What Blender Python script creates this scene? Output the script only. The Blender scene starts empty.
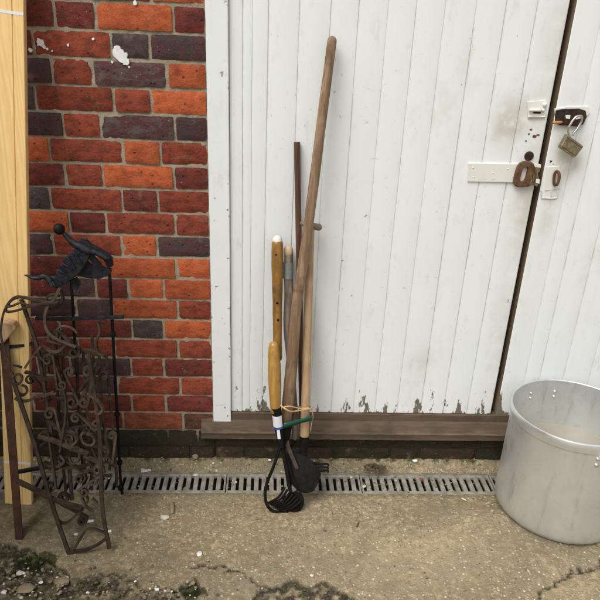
import bpy, bmesh, math, random
import numpy as np
from math import sin, cos, pi, radians, sqrt
from mathutils import Vector, Matrix, noise
random.seed(11); rng = np.random.default_rng(11)
S = bpy.context.scene; COL = S.collection

# ------------------------------------------------------------------ camera geometry
F, PIT, YAW, ROL = 616.7, radians(23.52), radians(3.20), radians(2.43)
CAM = np.array([0.1908, -1.9009, 1.520])
_f = np.array([sin(YAW)*cos(PIT), cos(YAW)*cos(PIT), -sin(PIT)])
_r = np.array([cos(YAW), -sin(YAW), 0.]); _u = np.cross(_r, _f)
CR = cos(ROL)*_r + sin(ROL)*_u; CU = -sin(ROL)*_r + cos(ROL)*_u
def ray(x, y): return _f*F + CR*(x-300) - CU*(y-300)
def gz(x, y):                                   # the yard falls gently towards the drain
    z = 0.025*max(0., -(y+0.15)) if y > -4 else 0.025*3.85
    sm = lambda t: max(0., min(1., t))**2*(3-2*max(0., min(1., t)))
    z += 0.031*sm((x-.55)/.45)*sm((-y-.15)/.16)
    if y > -.036: z += .034*sm((y+.036)/.034)
    return z
def WY(x, y, Y=0.):                             # point of the photograph on a vertical plane Y
    d = ray(x, y); t = (Y-CAM[1])/d[1]; return Vector(CAM + t*d)
def WZ(x, y, dz=0.):                            # point of the photograph on the ground
    d = ray(x, y); z = 0.
    for _ in range(6):
        t = (z+dz-CAM[2])/d[2]; p = CAM + t*d; z = gz(p[0], p[1])
    return Vector(p)

# ------------------------------------------------------------------ helpers
def tag(o, label=None, cat=None, group=None, kind=None):
    if label: o['label'] = label
    if cat: o['category'] = cat
    if group: o['group'] = group
    if kind: o['kind'] = kind
    return o
def root(name, loc, label, cat, group=None):
    o = bpy.data.objects.new(name, None); COL.objects.link(o); o.location = loc; o.empty_display_size = .05
    return tag(o, label, cat, group)
def absloc(o):
    v = Vector((0, 0, 0))
    while o: v += o.location; o = o.parent
    return v
class MB:
    """collects shapes in world coordinates into one mesh"""
    def __init__(s): s.v = []; s.f = []; s.m = []; s.col = {}
    def add(s, vs, fs, mi=0):
        b = len(s.v); s.v += [tuple(v) for v in vs]; s.f += [tuple(i+b for i in f) for f in fs]; s.m += [mi]*len(fs)
        return b
    def tube(s, pts, rad, n=10, mi=0, flat=None, cap=True, round_cap=False):
        pts = [Vector(p) for p in pts]; N = len(pts)
        if not hasattr(rad, '__len__'): rad = [rad]*N
        rad = list(rad)
        if round_cap:
            t0 = (pts[0]-pts[1]).normalized(); t1 = (pts[-1]-pts[-2]).normalized(); r0, r1 = rad[0], rad[-1]
            pre = [pts[0]+t0*r0*sin(a) for a in (1.35, .9, .45)]; prr = [r0*cos(a) for a in (1.35, .9, .45)]
            pos = [pts[-1]+t1*r1*sin(a) for a in (.45, .9, 1.35)]; por = [r1*cos(a) for a in (.45, .9, 1.35)]
            pts = pre+pts+pos; rad = prr+rad+por; N = len(pts)
        vs = []; nrm = None
        for i, p in enumerate(pts):
            t = (pts[min(i+1, N-1)]-pts[max(i-1, 0)]).normalized()
            if nrm is None:
                nrm = Vector(flat) if flat is not None else (Vector((0, 0, 1)) if abs(t.z) < .9 else Vector((0, 1, 0)))
            nrm = (nrm - t*nrm.dot(t)).normalized(); b = t.cross(nrm)
            for k in range(n):
                a = 2*pi*k/n + (pi/n if n == 4 else 0)
                r = rad[i]
                ra, rb = (r if isinstance(r, tuple) else (r, r))
                vs.append(p + nrm*cos(a)*ra + b*sin(a)*rb)
        fs = [(i*n+k, i*n+(k+1) % n, (i+1)*n+(k+1) % n, (i+1)*n+k) for i in range(N-1) for k in range(n)]
        if cap: fs += [tuple(reversed(range(n))), tuple(range((N-1)*n, N*n))]
        s.add(vs, fs, mi)
    def box(s, lo, hi, mi=0, M=None):
        (a, b, c), (d, e, f) = lo, hi
        vs = [Vector(q) for q in ((a,b,c),(d,b,c),(d,e,c),(a,e,c),(a,b,f),(d,b,f),(d,e,f),(a,e,f))]
        if M: vs = [M @ q for q in vs]
        s.add(vs, [(0,3,2,1),(4,5,6,7),(0,1,5,4),(1,2,6,5),(2,3,7,6),(3,0,4,7)], mi)
    def slab(s, outline, n, th, mi=0):            # polygon in space, extruded along n by th
        o = [Vector(p) for p in outline]; n = Vector(n).normalized()*th; k = len(o)
        s.add(o+[p+n for p in o], [tuple(range(k)), tuple(reversed(range(k, 2*k)))]+[(i, (i+1) % k, (i+1) % k+k, i+k) for i in range(k)], mi)
    def lathe(s, prof, c, n=64, ax=(0, 0, 1), mi=0):
        q = Vector((0, 0, 1)).rotation_difference(Vector(ax)); vs = []
        for r, z in prof:
            for k in range(n):
                a = 2*pi*k/n; vs.append(Vector(c) + q @ Vector((r*cos(a), r*sin(a), z)))
        P = len(prof)
        s.add(vs, [(i*n+k, i*n+(k+1) % n, (i+1)*n+(k+1) % n, (i+1)*n+k) for i in range(P-1) for k in range(n)], mi)
    def blob(s, c, r, sc=(1, 1, 1), rough=.25, sub=2, mi=0, seed=0):
        bm = bmesh.new(); bmesh.ops.create_icosphere(bm, subdivisions=sub, radius=1)
        c = Vector(c)
        vs = [c + Vector((v.co.x*sc[0], v.co.y*sc[1], v.co.z*sc[2]))*r*(1+rough*noise.noise(v.co*1.7+Vector((seed*3.1, seed*1.7, 0)))*1.6) for v in bm.verts]
        fs = [tuple(v.index for v in f.verts) for f in bm.faces]; bm.free(); s.add(vs, fs, mi)
    def build(s, name, mat, parent=None, smooth=None, bevel=0, origin=None, fix=True):
        me = bpy.data.meshes.new(name)
        off = absloc(parent) if parent else (Vector(origin) if origin is not None else Vector((0, 0, 0)))
        me.from_pydata([tuple(Vector(v)-off) for v in s.v], [], s.f)
        for m in (mat if isinstance(mat, (list, tuple)) else [mat]): me.materials.append(m)
        me.polygons.foreach_set('material_index', s.m)
        if fix:
            bm = bmesh.new(); bm.from_mesh(me); bmesh.ops.recalc_face_normals(bm, faces=bm.faces); bm.to_mesh(me); bm.free()
        o = bpy.data.objects.new(name, me); COL.objects.link(o)
        if parent: o.parent = parent
        else: o.location = off
        if bevel:
            b = o.modifiers.new('bevel', 'BEVEL'); b.width = bevel; b.segments = 2; b.limit_method = 'ANGLE'; b.angle_limit = radians(40)
        if smooth:
            bpy_smooth(me, smooth)
        return o
def bpy_smooth(me, ang):
    me.polygons.foreach_set('use_smooth', [True]*len(me.polygons))
    me.set_sharp_from_angle(angle=radians(ang))
def smooth_path(P, per=6, closed=False):
    P = [Vector(p) for p in P]; n = len(P); out = []
    rngi = range(n if closed else n-1)
    for i in rngi:
        g = (lambda j: P[j % n]) if closed else (lambda j: P[max(0, min(n-1, j))])
        a, b, c, d = g(i-1), g(i), g(i+1), g(i+2)
        for k in range(per):
            t = k/per
            out.append(.5*((2*b)+(c-a)*t+(2*a-5*b+4*c-d)*t*t+(3*b-a-3*c+d)*t**3))
    out.append(P[0].copy() if closed else P[-1].copy())
    return out
def lerp(a, b, t): return a+(b-a)*t

# ------------------------------------------------------------------ node materials
class NT:
    def __init__(s, name):
        m = bpy.data.materials.new(name); m.use_nodes = True; s.m = m; s.t = m.node_tree; s.n = s.t.nodes
        s.b = s.n['Principled BSDF']; s.tc = s.n.new('ShaderNodeTexCoord').outputs['Object']
    def lk(s, a, b): s.t.links.new(a, b)
    def put(s, sock, v):
        if hasattr(v, 'is_output') or isinstance(v, bpy.types.NodeSocket): s.lk(v, sock)
        else:
            if hasattr(sock.default_value, '__len__') and not hasattr(v, '__len__'): v = (v,)*len(sock.default_value)
            if hasattr(v, '__len__') and len(v) == 3 and len(sock.default_value) == 4: v = (*v, 1)
            sock.default_value = v
    def map(s, scale=(1, 1, 1), loc=(0, 0, 0), rot=(0, 0, 0), vec=None):
        n = s.n.new('ShaderNodeMapping'); s.lk(vec or s.tc, n.inputs[0]); n.inputs['Scale'].default_value = scale; n.inputs['Location'].default_value = loc; n.inputs['Rotation'].default_value = rot
        return n.outputs[0]
    def noise(s, scale, detail=4, rough=.55, vec=None, dist=0, col=False):
        n = s.n.new('ShaderNodeTexNoise'); s.lk(vec or s.tc, n.inputs['Vector']); n.inputs['Scale'].default_value = scale; n.inputs['Detail'].default_value = detail; n.inputs['Roughness'].default_value = rough; n.inputs['Distortion'].default_value = dist
        return n.outputs['Color' if col else 'Fac']
    def voro(s, scale, vec=None, feature='F1', rnd=1):
        n = s.n.new('ShaderNodeTexVoronoi'); n.feature = feature; s.lk(vec or s.tc, n.inputs['Vector']); n.inputs['Scale'].default_value = scale; n.inputs['Randomness'].default_value = rnd
        return n.outputs['Distance'], (n.outputs['Color'] if feature != 'DISTANCE_TO_EDGE' else None)
    def math(s, op, a, b=0, c=0, clamp=False):
        n = s.n.new('ShaderNodeMath'); n.operation = op; n.use_clamp = clamp
        for i, v in enumerate((a, b, c)):
            s.put(n.inputs[i], v)
        return n.outputs[0]
    def ramp(s, f, a, b, lo=0., hi=1.):
        n = s.n.new('ShaderNodeMapRange'); n.interpolation_type = 'SMOOTHSTEP'; s.put(n.inputs[0], f)
        for i, v in ((1, a), (2, b), (3, lo), (4, hi)): s.put(n.inputs[i], v)
        return n.outputs[0]
    def mix(s, f, a, b, mode='MIX'):
        n = s.n.new('ShaderNodeMix'); n.data_type = 'RGBA'; n.blend_type = mode
        s.put(n.inputs[0], f); s.put(n.inputs[6], a); s.put(n.inputs[7], b); return n.outputs[2]
    def attr(s, name, out='Fac'):
        n = s.n.new('ShaderNodeAttribute'); n.attribute_name = name; return n.outputs[out]
    def sep(s, v):
        n = s.n.new('ShaderNodeSeparateXYZ'); s.lk(v, n.inputs[0]); return n.outputs
    def bump(s, h, strength=.5, dist=.002, nrm=None):
        n = s.n.new('ShaderNodeBump'); s.put(n.inputs['Height'], h); n.inputs['Strength'].default_value = strength; n.inputs['Distance'].default_value = dist
        if nrm: s.lk(nrm, n.inputs['Normal'])
        return n.outputs[0]
    def out(s, col=None, rough=None, metal=None, nrm=None, spec=None):
        for k, v in (('Base Color', col), ('Roughness', rough), ('Metallic', metal), ('Normal', nrm), ('Specular IOR Level', spec)):
            if v is not None: s.put(s.b.inputs[k], v)
        return s.m

def mat_brick():
    k = NT('brick'); a = k.attr('colA', 'Color'); b = k.attr('colB', 'Color')
    n1 = k.noise(26, 5, .65, k.map((1, 1, 1.8))); n2 = k.noise(160, 3, .6); n3 = k.noise(420, 2)
    c = k.mix(k.ramp(n1, .44, .6), a, b)
    c = k.mix(k.ramp(n2, .52, .75, 0, .6), c, k.mix(1, c, (.45, .42, .42), 'MULTIPLY'))
    c = k.mix(k.ramp(n3, .62, .72, 0, .35), c, (.30, .20, .14))
    st_ = k.noise(60, 5, .7, k.map((.5, 1, 2.4), (3, 3, 3))); c = k.mix(k.ramp(st_, .54, .72, 0, .75), c, k.mix(1, c, (.42, .36, .36), 'MULTIPLY')); c = k.mix(k.ramp(k.noise(17, 4, .6, k.map((1, 1, 1), (9, 0, 4))), .58, .75, 0, .35), c, (.33, .21, .14)); c = k.mix(k.ramp(k.noise(8, 6, .72, k.map((1, 1, 1.3), (2, 0, 7))), .52, .72, 0, .6), c, k.mix(1, c, (.48, .42, .42), 'MULTIPLY')); c = k.mix(k.ramp(k.noise(33, 5, .75, k.map((1, 1, 1), (6, 0, 1))), .64, .74, 0, .5), c, (.38, .31, .24))
    d, vc = k.voro(95); sp = k.math('MULTIPLY', k.ramp(d, .14, .06), k.ramp(k.sep(vc)[0], .9, .93))
    c = k.mix(sp, c, (.5, .44, .37))
    d2, vc2 = k.voro(60); pit = k.math('MULTIPLY', k.ramp(d2, .3, .1), k.ramp(k.sep(vc2)[1], .93, .95))
    c = k.mix(k.math('MULTIPLY', pit, .6), c, (.03, .02, .018))
    h = k.math('ADD', k.math('MULTIPLY', n2, .6), k.math('MULTIPLY', n1, .9)); h = k.math('SUBTRACT', h, k.math('MULTIPLY', pit, .8))
    h = k.math('ADD', h, k.math('MULTIPLY', n3, .3))
    return k.out(c, .88, nrm=k.bump(h, .8, .003), spec=.25)
def mat_mortar():
    k = NT('mortar'); n1 = k.noise(14, 4); n2 = k.noise(220, 4, .7); z = k.sep(k.tc)[2]
    c = k.mix(n1, (.27, .228, .165), (.45, .385, .285)); c = k.mix(k.ramp(n2, .45, .7, 0, .6), c, (.20, .165, .12))
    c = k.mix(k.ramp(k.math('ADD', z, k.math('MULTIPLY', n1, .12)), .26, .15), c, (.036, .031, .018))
    return k.out(c, .95, nrm=k.bump(n2, .9, .003), spec=.2)
def chips(k, dens, sc, size, vec=None):
    w = k.noise(75, 3, .65, col=True)
    v = k.n.new('ShaderNodeVectorMath'); v.operation = 'MULTIPLY_ADD'; k.lk(w, v.inputs[0]); v.inputs[1].default_value = (.034, .02, .034); k.lk(vec or k.tc, v.inputs[2])
    d, c = k.voro(sc, k.map((1.15, 1, .85), vec=v.outputs[0])); cs = k.sep(c)
    r = k.math('MULTIPLY', k.ramp(cs[1], .2, 1, .12, 1.15), size*sc)
    return k.math('MULTIPLY', k.ramp(k.math('SUBTRACT', d, r), .02, -.02), k.math('GREATER_THAN', cs[0], 1-dens))
def mat_paint(name, base=(.815, .84, .832), flake=True, zb=.235):
    k = NT(name); x, y, z = k.sep(k.tc)
    n1 = k.noise(3.2, 4); n2 = k.noise(28, 5, .65, k.map((1, 1, .35))); n3 = k.noise(90, 4, .6)
    c = k.mix(n1, base, tuple(v*.93 for v in base))
    c = k.mix(k.ramp(n2, .54, .76, 0, .32), c, (.50, .50, .45))
    c = k.mix(k.math('MULTIPLY', k.ramp(k.noise(5.5, 5, .7, k.map((1, 1, .8), (7, 0, 3))), .55, .72), .35), c, (.62, .60, .53))
    g = k.attr('dirt_shade'); c = k.mix(k.math('MULTIPLY', g, k.ramp(k.noise(11, 4, .7), .38, .66, .30, .9)), c, (.36, .335, .28))
    ch = k.math('MAXIMUM', chips(k, .34, 15, .0105), chips(k, .36, 42, .0042))
    ch = k.math('MULTIPLY', ch, k.ramp(k.noise(4, 2, .5, k.map((1, 1, .7), (3, 1, 5))), .36, .50))
    sm = k.attr('smudge'); c = k.mix(k.math('MULTIPLY', sm, k.ramp(k.noise(22, 5, .65), .2, .6)), c, (.36, .29, .19))
    wood = k.mix(k.noise(60, 4, .6, k.map((1, 1, .08))), (.10, .085, .068), (.24, .205, .165))
    chw = k.mix(k.noise(23, 2), (.12, .10, .085), (.34, .31, .27))
    sc_ = k.math('MULTIPLY', k.ramp(k.noise(34, 5, .75, k.map((.6, 1, 1.6), (2, 0, 8))), .60, .70), k.ramp(k.noise(5, 3, .6, k.map((1, 1, 1), (11, 0, 2))), .46, .58)); c = k.mix(k.math('MULTIPLY', sc_, .6), c, (.40, .39, .355))
    c = k.mix(k.math('MULTIPLY', ch, k.ramp(k.noise(13, 2), .3, .55, .45, 1)), c, chw)
    pe = ch
    if flake:
        fx = k.noise(26, 6, .7, k.map((1, 0, .30))); f2 = k.noise(95, 4, .7, k.map((1, 0, .8)))
        lim = k.math('ADD', k.math('MULTIPLY', k.ramp(fx, .49, .74), .17), k.math('MULTIPLY', k.math('SUBTRACT', f2, .36), .035))
        lim = k.math('ADD', lim, k.attr('rot'))
        fl = k.ramp(k.math('SUBTRACT', k.math('SUBTRACT', z, zb), lim), .003, -.003)
        c = k.mix(fl, c, wood); pe = k.math('MAXIMUM', ch, fl)
    h = k.math('ADD', k.math('MULTIPLY', k.math('SUBTRACT', 1, pe), .7), k.math('ADD', k.math('MULTIPLY', n2, .35), k.math('MULTIPLY', n3, .25)))
    return k.out(c, k.ramp(n3, .3, .7, .42, .62), nrm=k.bump(h, .35, .002))
def mat_wood(name, a, b, rough=.6, grain=(1, 1, .06), sc=55, dark=None, bumps=.35, blotch=9, spec=.4):
    k = NT(name); n1 = k.noise(sc, 5, .6, k.map(grain), 1.2); n2 = k.noise(blotch, 4, .6); n3 = k.noise(sc*4, 3, .6, k.map(grain))
    c = k.mix(k.ramp(n1, .35, .68), a, b)
    if dark: c = k.mix(k.ramp(n2, .5, .72, 0, .8), c, dark)
    c = k.mix(k.ramp(n3, .55, .7, 0, .35), c, tuple(v*.55 for v in a))
    return k.out(c, k.ramp(n2, .3, .7, rough-.08, rough+.08), nrm=k.bump(k.math('ADD', n1, k.math('MULTIPLY', n3, .5)), bumps, .0012), spec=spec)
def mat_pine():
    k = NT('pine'); x, y, z = k.sep(k.tc)
    w = k.noise(1.6, 2, .5, k.map((6, 3, .5)))
    rings = k.math('SINE', k.math('MULTIPLY', k.math('ADD', x, k.math('MULTIPLY', w, .11)), 520))
    n = k.noise(130, 4, .6, k.map((1, 1, .03)))
    c = k.mix(k.ramp(rings, -1, 1), (.79, .53, .215), (.84, .59, .265)); c = k.mix(k.ramp(n, .4, .7, 0, .35), c, (.62, .40, .15))
    d, vc = k.voro(6.5, k.map((1.6, .02, .62))); kn = k.math('MULTIPLY', k.ramp(d, .17, .05), k.math('GREATER_THAN', k.sep(vc)[0], .2))
    c = k.mix(k.math('MULTIPLY', kn, .75), c, (.26, .13, .045))
    c = k.mix(k.ramp(k.noise(3, 3), .5, .75, 0, .4), c, (.48, .33, .15))
    return k.out(c, .62, nrm=k.bump(n, .2, .001), spec=.3)
def mat_iron(name, a, b, rough=.7, sc=40, metal=0., hi=None, bump=.5, spec=.28):
    k = NT(name); n1 = k.noise(sc, 5, .65); n2 = k.noise(sc*6, 4, .6)
    c = k.mix(k.ramp(n1, .35, .65), a, b)
    if hi: c = k.mix(k.ramp(n2, .6, .75, 0, .7), c, hi)
    return k.out(c, k.ramp(n1, .3, .7, rough-.12, rough+.12), metal, nrm=k.bump(k.math('ADD', n1, k.math('MULTIPLY', n2, .6)), bump, .0012), spec=spec)
def mat_alu():
    k = NT('aluminium'); n1 = k.noise(5, 5, .65); n2 = k.noise(26, 5, .7); n3 = k.noise(70, 4, .6, k.map((.3, .3, 6))); z = k.sep(k.tc)[2]
    c = k.mix(n1, (.84, .85, .84), (.60, .61, .605)); c = k.mix(k.ramp(n2, .52, .75, 0, .45), c, (.46, .44, .39))
    d, vc = k.voro(20); c = k.mix(k.math('MULTIPLY', k.ramp(d, .12, .02), k.math('GREATER_THAN', k.sep(vc)[0], .8)), c, (.75, .74, .7))
    sx_ = k.noise(11, 5, .75, k.map((2.2, 2.2, .35), (4, 1, 0))); c = k.mix(k.ramp(sx_, .54, .74, 0, .5), c, (.38, .38, .365)); fl_ = k.noise(48, 4, .8, k.map((1, 1, .6), (1, 7, 0))); c = k.mix(k.ramp(fl_, .64, .72, 0, .25), c, (.88, .87, .83))
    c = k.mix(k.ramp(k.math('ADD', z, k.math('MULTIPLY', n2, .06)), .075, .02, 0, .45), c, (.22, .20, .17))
    return k.out(c, k.ramp(n2, .3, .7, .28, .48), .74, nrm=k.bump(k.math('ADD', n2, k.math('MULTIPLY', n3, .5)), .12, .0012))
def mat_plain(name, c, rough=.6, metal=0, sc=80, var=.3, bump=.2):
    k = NT(name); n = k.noise(sc, 4, .6)
    return k.out(k.mix(n, tuple(v*(1-var) for v in c), tuple(min(1, v*(1+var)) for v in c)), rough, metal, nrm=k.bump(n, bump, .001))
def mat_ground():
    k = NT('worn_concrete'); moss, soil, worn, dirt_shade = (k.attr(q) for q in ('moss', 'soil', 'worn', 'dirt_shade'))
    n1 = k.noise(4.5, 5, .65); n2 = k.noise(30, 5, .65); n3 = k.noise(170, 4, .65); n4 = k.noise(420, 3, .6)
    c = k.mix(k.ramp(n1, .33, .68), (.285, .225, .128), (.45, .36, .212))
    c = k.mix(k.ramp(n2, .45, .72, 0, .7), c, (.22, .176, .115))
    n5 = k.noise(62, 5, .7); c = k.mix(k.ramp(n5, .40, .62, .75, 0), c, (.20, .155, .092)); c = k.mix(k.ramp(n5, .52, .70, 0, .7), c, (.52, .425, .262))
    c = k.mix(k.ramp(worn, .2, 1, 0, .5), c, k.mix(n2, (.34, .265, .155), (.58, .46, .275)))
    d, vc = k.voro(125); cs = k.sep(vc); edge = k.ramp(d, .50, .30)
    st = k.mix(cs[1], (.19, .145, .085), (.60, .49, .315))
    am = k.math('MULTIPLY', k.math('MULTIPLY', edge, k.math('GREATER_THAN', cs[0], .45)), k.ramp(n2, .32, .62, .15, .9))
    n6 = k.noise(11, 4, .6, k.map((1, 1, 1), (5, 2, 0))); c = k.mix(k.ramp(n6, .50, .70, 0, .5), c, k.mix(n3, (.16, .128, .082), (.26, .21, .14)))
    c = k.mix(k.ramp(k.noise(2.6, 5, .7, k.map((1, 1.6, 1), (8, 3, 0))), .46, .66, 0, .55), c, k.mix(n2, (.17, .142, .098), (.30, .262, .19)))
    c = k.mix(am, c, st)
    d2, vc2 = k.voro(95); cs2 = k.sep(vc2); big = k.math('MULTIPLY', k.ramp(d2, .42, .30), k.math('GREATER_THAN', k.math('ADD', cs2[0], k.math('MULTIPLY', worn, .05)), .90))
    c = k.mix(k.math('MULTIPLY', big, .9), c, k.mix(cs2[2], (.46, .36, .19), (.74, .66, .50)))
    c = k.mix(k.ramp(n4, .57, .7, 0, .55), c, (.09, .073, .05)); c = k.mix(k.ramp(n3, .58, .72, 0, .4), c, (.40, .33, .23))
    c = k.mix(k.math('MULTIPLY', dirt_shade, k.ramp(n2, .3, .65, .55, 1)), c, k.mix(am, (.095, .078, .046), (.20, .16, .10)))
    sl = k.math('MULTIPLY', soil, 1); ss = k.mix(k.ramp(n3, .42, .68), (.032, .026, .016), (.13, .105, .068))
    c = k.mix(sl, c, k.mix(k.math('MULTIPLY', big, .8), ss, (.3, .25, .18)))
    mm = k.ramp(k.math('ADD', moss, k.math('MULTIPLY', k.math('SUBTRACT', n2, .5), 1.1)), .42, .62)
    mm = k.math('MULTIPLY', mm, k.ramp(moss, .02, .12))
    c = k.mix(mm, c, k.mix(n3, (.030, .032, .010), (.085, .082, .026)))
    h = k.math('ADD', k.math('MULTIPLY', am, .55), k.math('ADD', k.math('MULTIPLY', n3, .7), k.math('MULTIPLY', n2, .8)))
    h = k.math('ADD', h, k.math('ADD', k.math('MULTIPLY', big, .5), k.math('MULTIPLY', n4, .4)))
    return k.out(c, k.ramp(n2, .3, .7, .72, .95), nrm=k.bump(h, .9, .004), spec=.3)
M = dict(
    brick=mat_brick(), mortar=mat_mortar(), door=mat_paint('white_door_paint', zb=0.232), jamb=mat_paint('white_frame_paint', zb=-.05),
    hardware=mat_paint('painted_metal', (.76, .755, .70), flake=False), sill=mat_wood('weathered_sill', (.092, .062, .040), (.135, .094, .062), .75, (.12, 1, 1), 40, (.070, .050, .034), .3),
    fence=mat_wood('shade_fence_timber', (.050, .034, .022), (.095, .066, .044), .8),
    edge=mat_wood('bare_door_edge', (.15, .105, .062), (.27, .195, .118), .85), pine=mat_pine(),
    ash_pole=mat_wood('old_ash', (.185, .112, .062), (.335, .218, .130), .6, dark=(.10, .060, .034), blotch=14),
    pale_pole=mat_wood('pale_ash', (.42, .275, .150), (.53, .375, .225), .55, dark=(.31, .18, .09), blotch=7),
    red_pole=mat_wood('dark_stained_wood', (.055, .026, .016), (.115, .055, .034), .55),
    varnish=mat_wood('varnished_wood', (.215, .105, .022), (.335, .175, .042), .33, dark=(.115, .055, .015), blotch=16, bumps=.15, spec=.5),
    light_varnish=mat_wood('varnished_light_wood', (.36, .19, .045), (.47, .27, .075), .33, dark=(.22, .11, .025), blotch=12, bumps=.12, spec=.5),
    grey_pole=mat_wood('grey_wood', (.15, .115, .085), (.27, .215, .16), .7, dark=(.10, .075, .05)),
    end_grain=mat_plain('end_grain', (.5, .38, .24), .8), white_cap=mat_plain('white_end', (.7, .68, .62), .5),
    grey_tape=mat_plain('grey_tape', (.20, .21, .20), .5), green_tape=mat_plain('green_tape', (.006, .075, .048), .35, bump=.1),
    string=mat_plain('twine', (.55, .36, .18), .9, sc=500), sticker=mat_plain('white_sticker', (.72, .72, .76), .45, var=.05, bump=.05), blue=mat_plain('blue_print', (.03, .07, .30), .45),
    tool=mat_iron('black_steel', (.005, .0045, .0045), (.012, .010, .009), .6, 60, .0, (.038, .028, .022), spec=.14),
    worn_steel=mat_iron('worn_steel', (.05, .038, .032), (.10, .075, .06), .5, 60, .3),
    rust=mat_iron('rusty_wrought_iron', (.022, .014, .009), (.056, .035, .021), .8, 45, 0, (.12, .085, .055)),
    dullgrey=mat_iron('grey_wrought_iron', (.034, .022, .014), (.085, .058, .038), .75, 45, 0, (.15, .11, .075)),
    post=mat_iron('brown_rust', (.036, .016, .009), (.075, .032, .017), .85, 30, 0, (.13, .06, .03)),
    cast=mat_iron('black_cast_iron', (.010, .010, .013), (.026, .026, .033), .5, 70, .1, (.06, .06, .072)),
    galv=mat_iron('galvanised_steel', (.20, .182, .145), (.34, .315, .26), .65, 30, .1, (.14, .115, .075), .3), trough=mat_plain('drain_trough', (.03, .026, .02), .95),
    alu=mat_alu(), water=None, rivet=mat_plain('rivet', (.72, .71, .68), .3, .9), rusty_lock=mat_iron('rusty_lock', (.085, .042, .020), (.17, .092, .046), .75, 60, .1, (.05, .028, .018)),
    dark_hasp=mat_iron('dark_rusted_hasp', (.018, .012, .010), (.055, .030, .020), .7, 60, .1, (.16, .08, .04)), brass=mat_iron('tarnished_brass', (.22, .185, .12), (.40, .34, .23), .42, 90, .75, None, .2),
    copper=mat_plain('orange_bolt', (.55, .25, .07), .4, .5), chrome=mat_plain('shackle_steel', (.62, .60, .56), .25, .9),
    ground=mat_ground(), stone=mat_plain('pale_stone', (.55, .50, .42), .9, sc=60), paper=mat_plain('white_scrap', (.75, .70, .66), .8), leaf=mat_plain('dead_leaf', (.085, .060, .030), .85, sc=120, var=.5),
    grit=mat_plain('grit', (.24, .19, .12), .95, sc=30, var=.6), darkgrit=mat_plain('dark_grit', (.10, .078, .05), .95, sc=40, var=.6), redbit=mat_plain('red_bit', (.33, .05, .03), .6), splash=mat_plain('white_splash', (.78, .77, .75), .7),
    moss=mat_plain('moss_tuft', (.035, .042, .012), .95, sc=200, var=.5, bump=.8))
def _water():
    k = NT('murky_water'); n = k.noise(9, 4)
    return k.out(k.mix(n, (.25, .228, .178), (.33, .30, .24)), .12, nrm=k.bump(k.noise(14, 2), .05, .004))
M['water'] = _water()

# ------------------------------------------------------------------ ground
def polydist(px, py, P):
    d = np.full(px.shape, 9.)
    for (ax, ay), (bx, by) in zip(P[:-1], P[1:]):
        vx, vy = bx-ax, by-ay; t = np.clip(((px-ax)*vx+(py-ay)*vy)/(vx*vx+vy*vy), 0, 1)
        d = np.minimum(d, np.hypot(px-ax-t*vx, py-ay-t*vy))
    return d
def inside(px, py, P):
    r = np.zeros(px.shape, bool); n = len(P)
    for i in range(n):
        (x1, y1), (x2, y2) = P[i], P[(i+1) % n]
        c = ((y1 > py) != (y2 > py)) & (px < (x2-x1)*(py-y1)/(y2-y1+1e-12)+x1); r ^= c
    return r
G2 = lambda L: [tuple(WZ(a, b)[:2]) for a, b in L]
def vnoise(X, Y, s, o=0, dep=4):
    out = np.empty(X.size)
    for i, (a, b) in enumerate(zip(X.ravel(), Y.ravel())): out[i] = noise.fractal(Vector((a*s+o, b*s-o, o)), 1., 2., dep)
    return out.reshape(X.shape)
DY0, DY1 = -0.152, -0.040         # the slot of the drain
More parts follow.
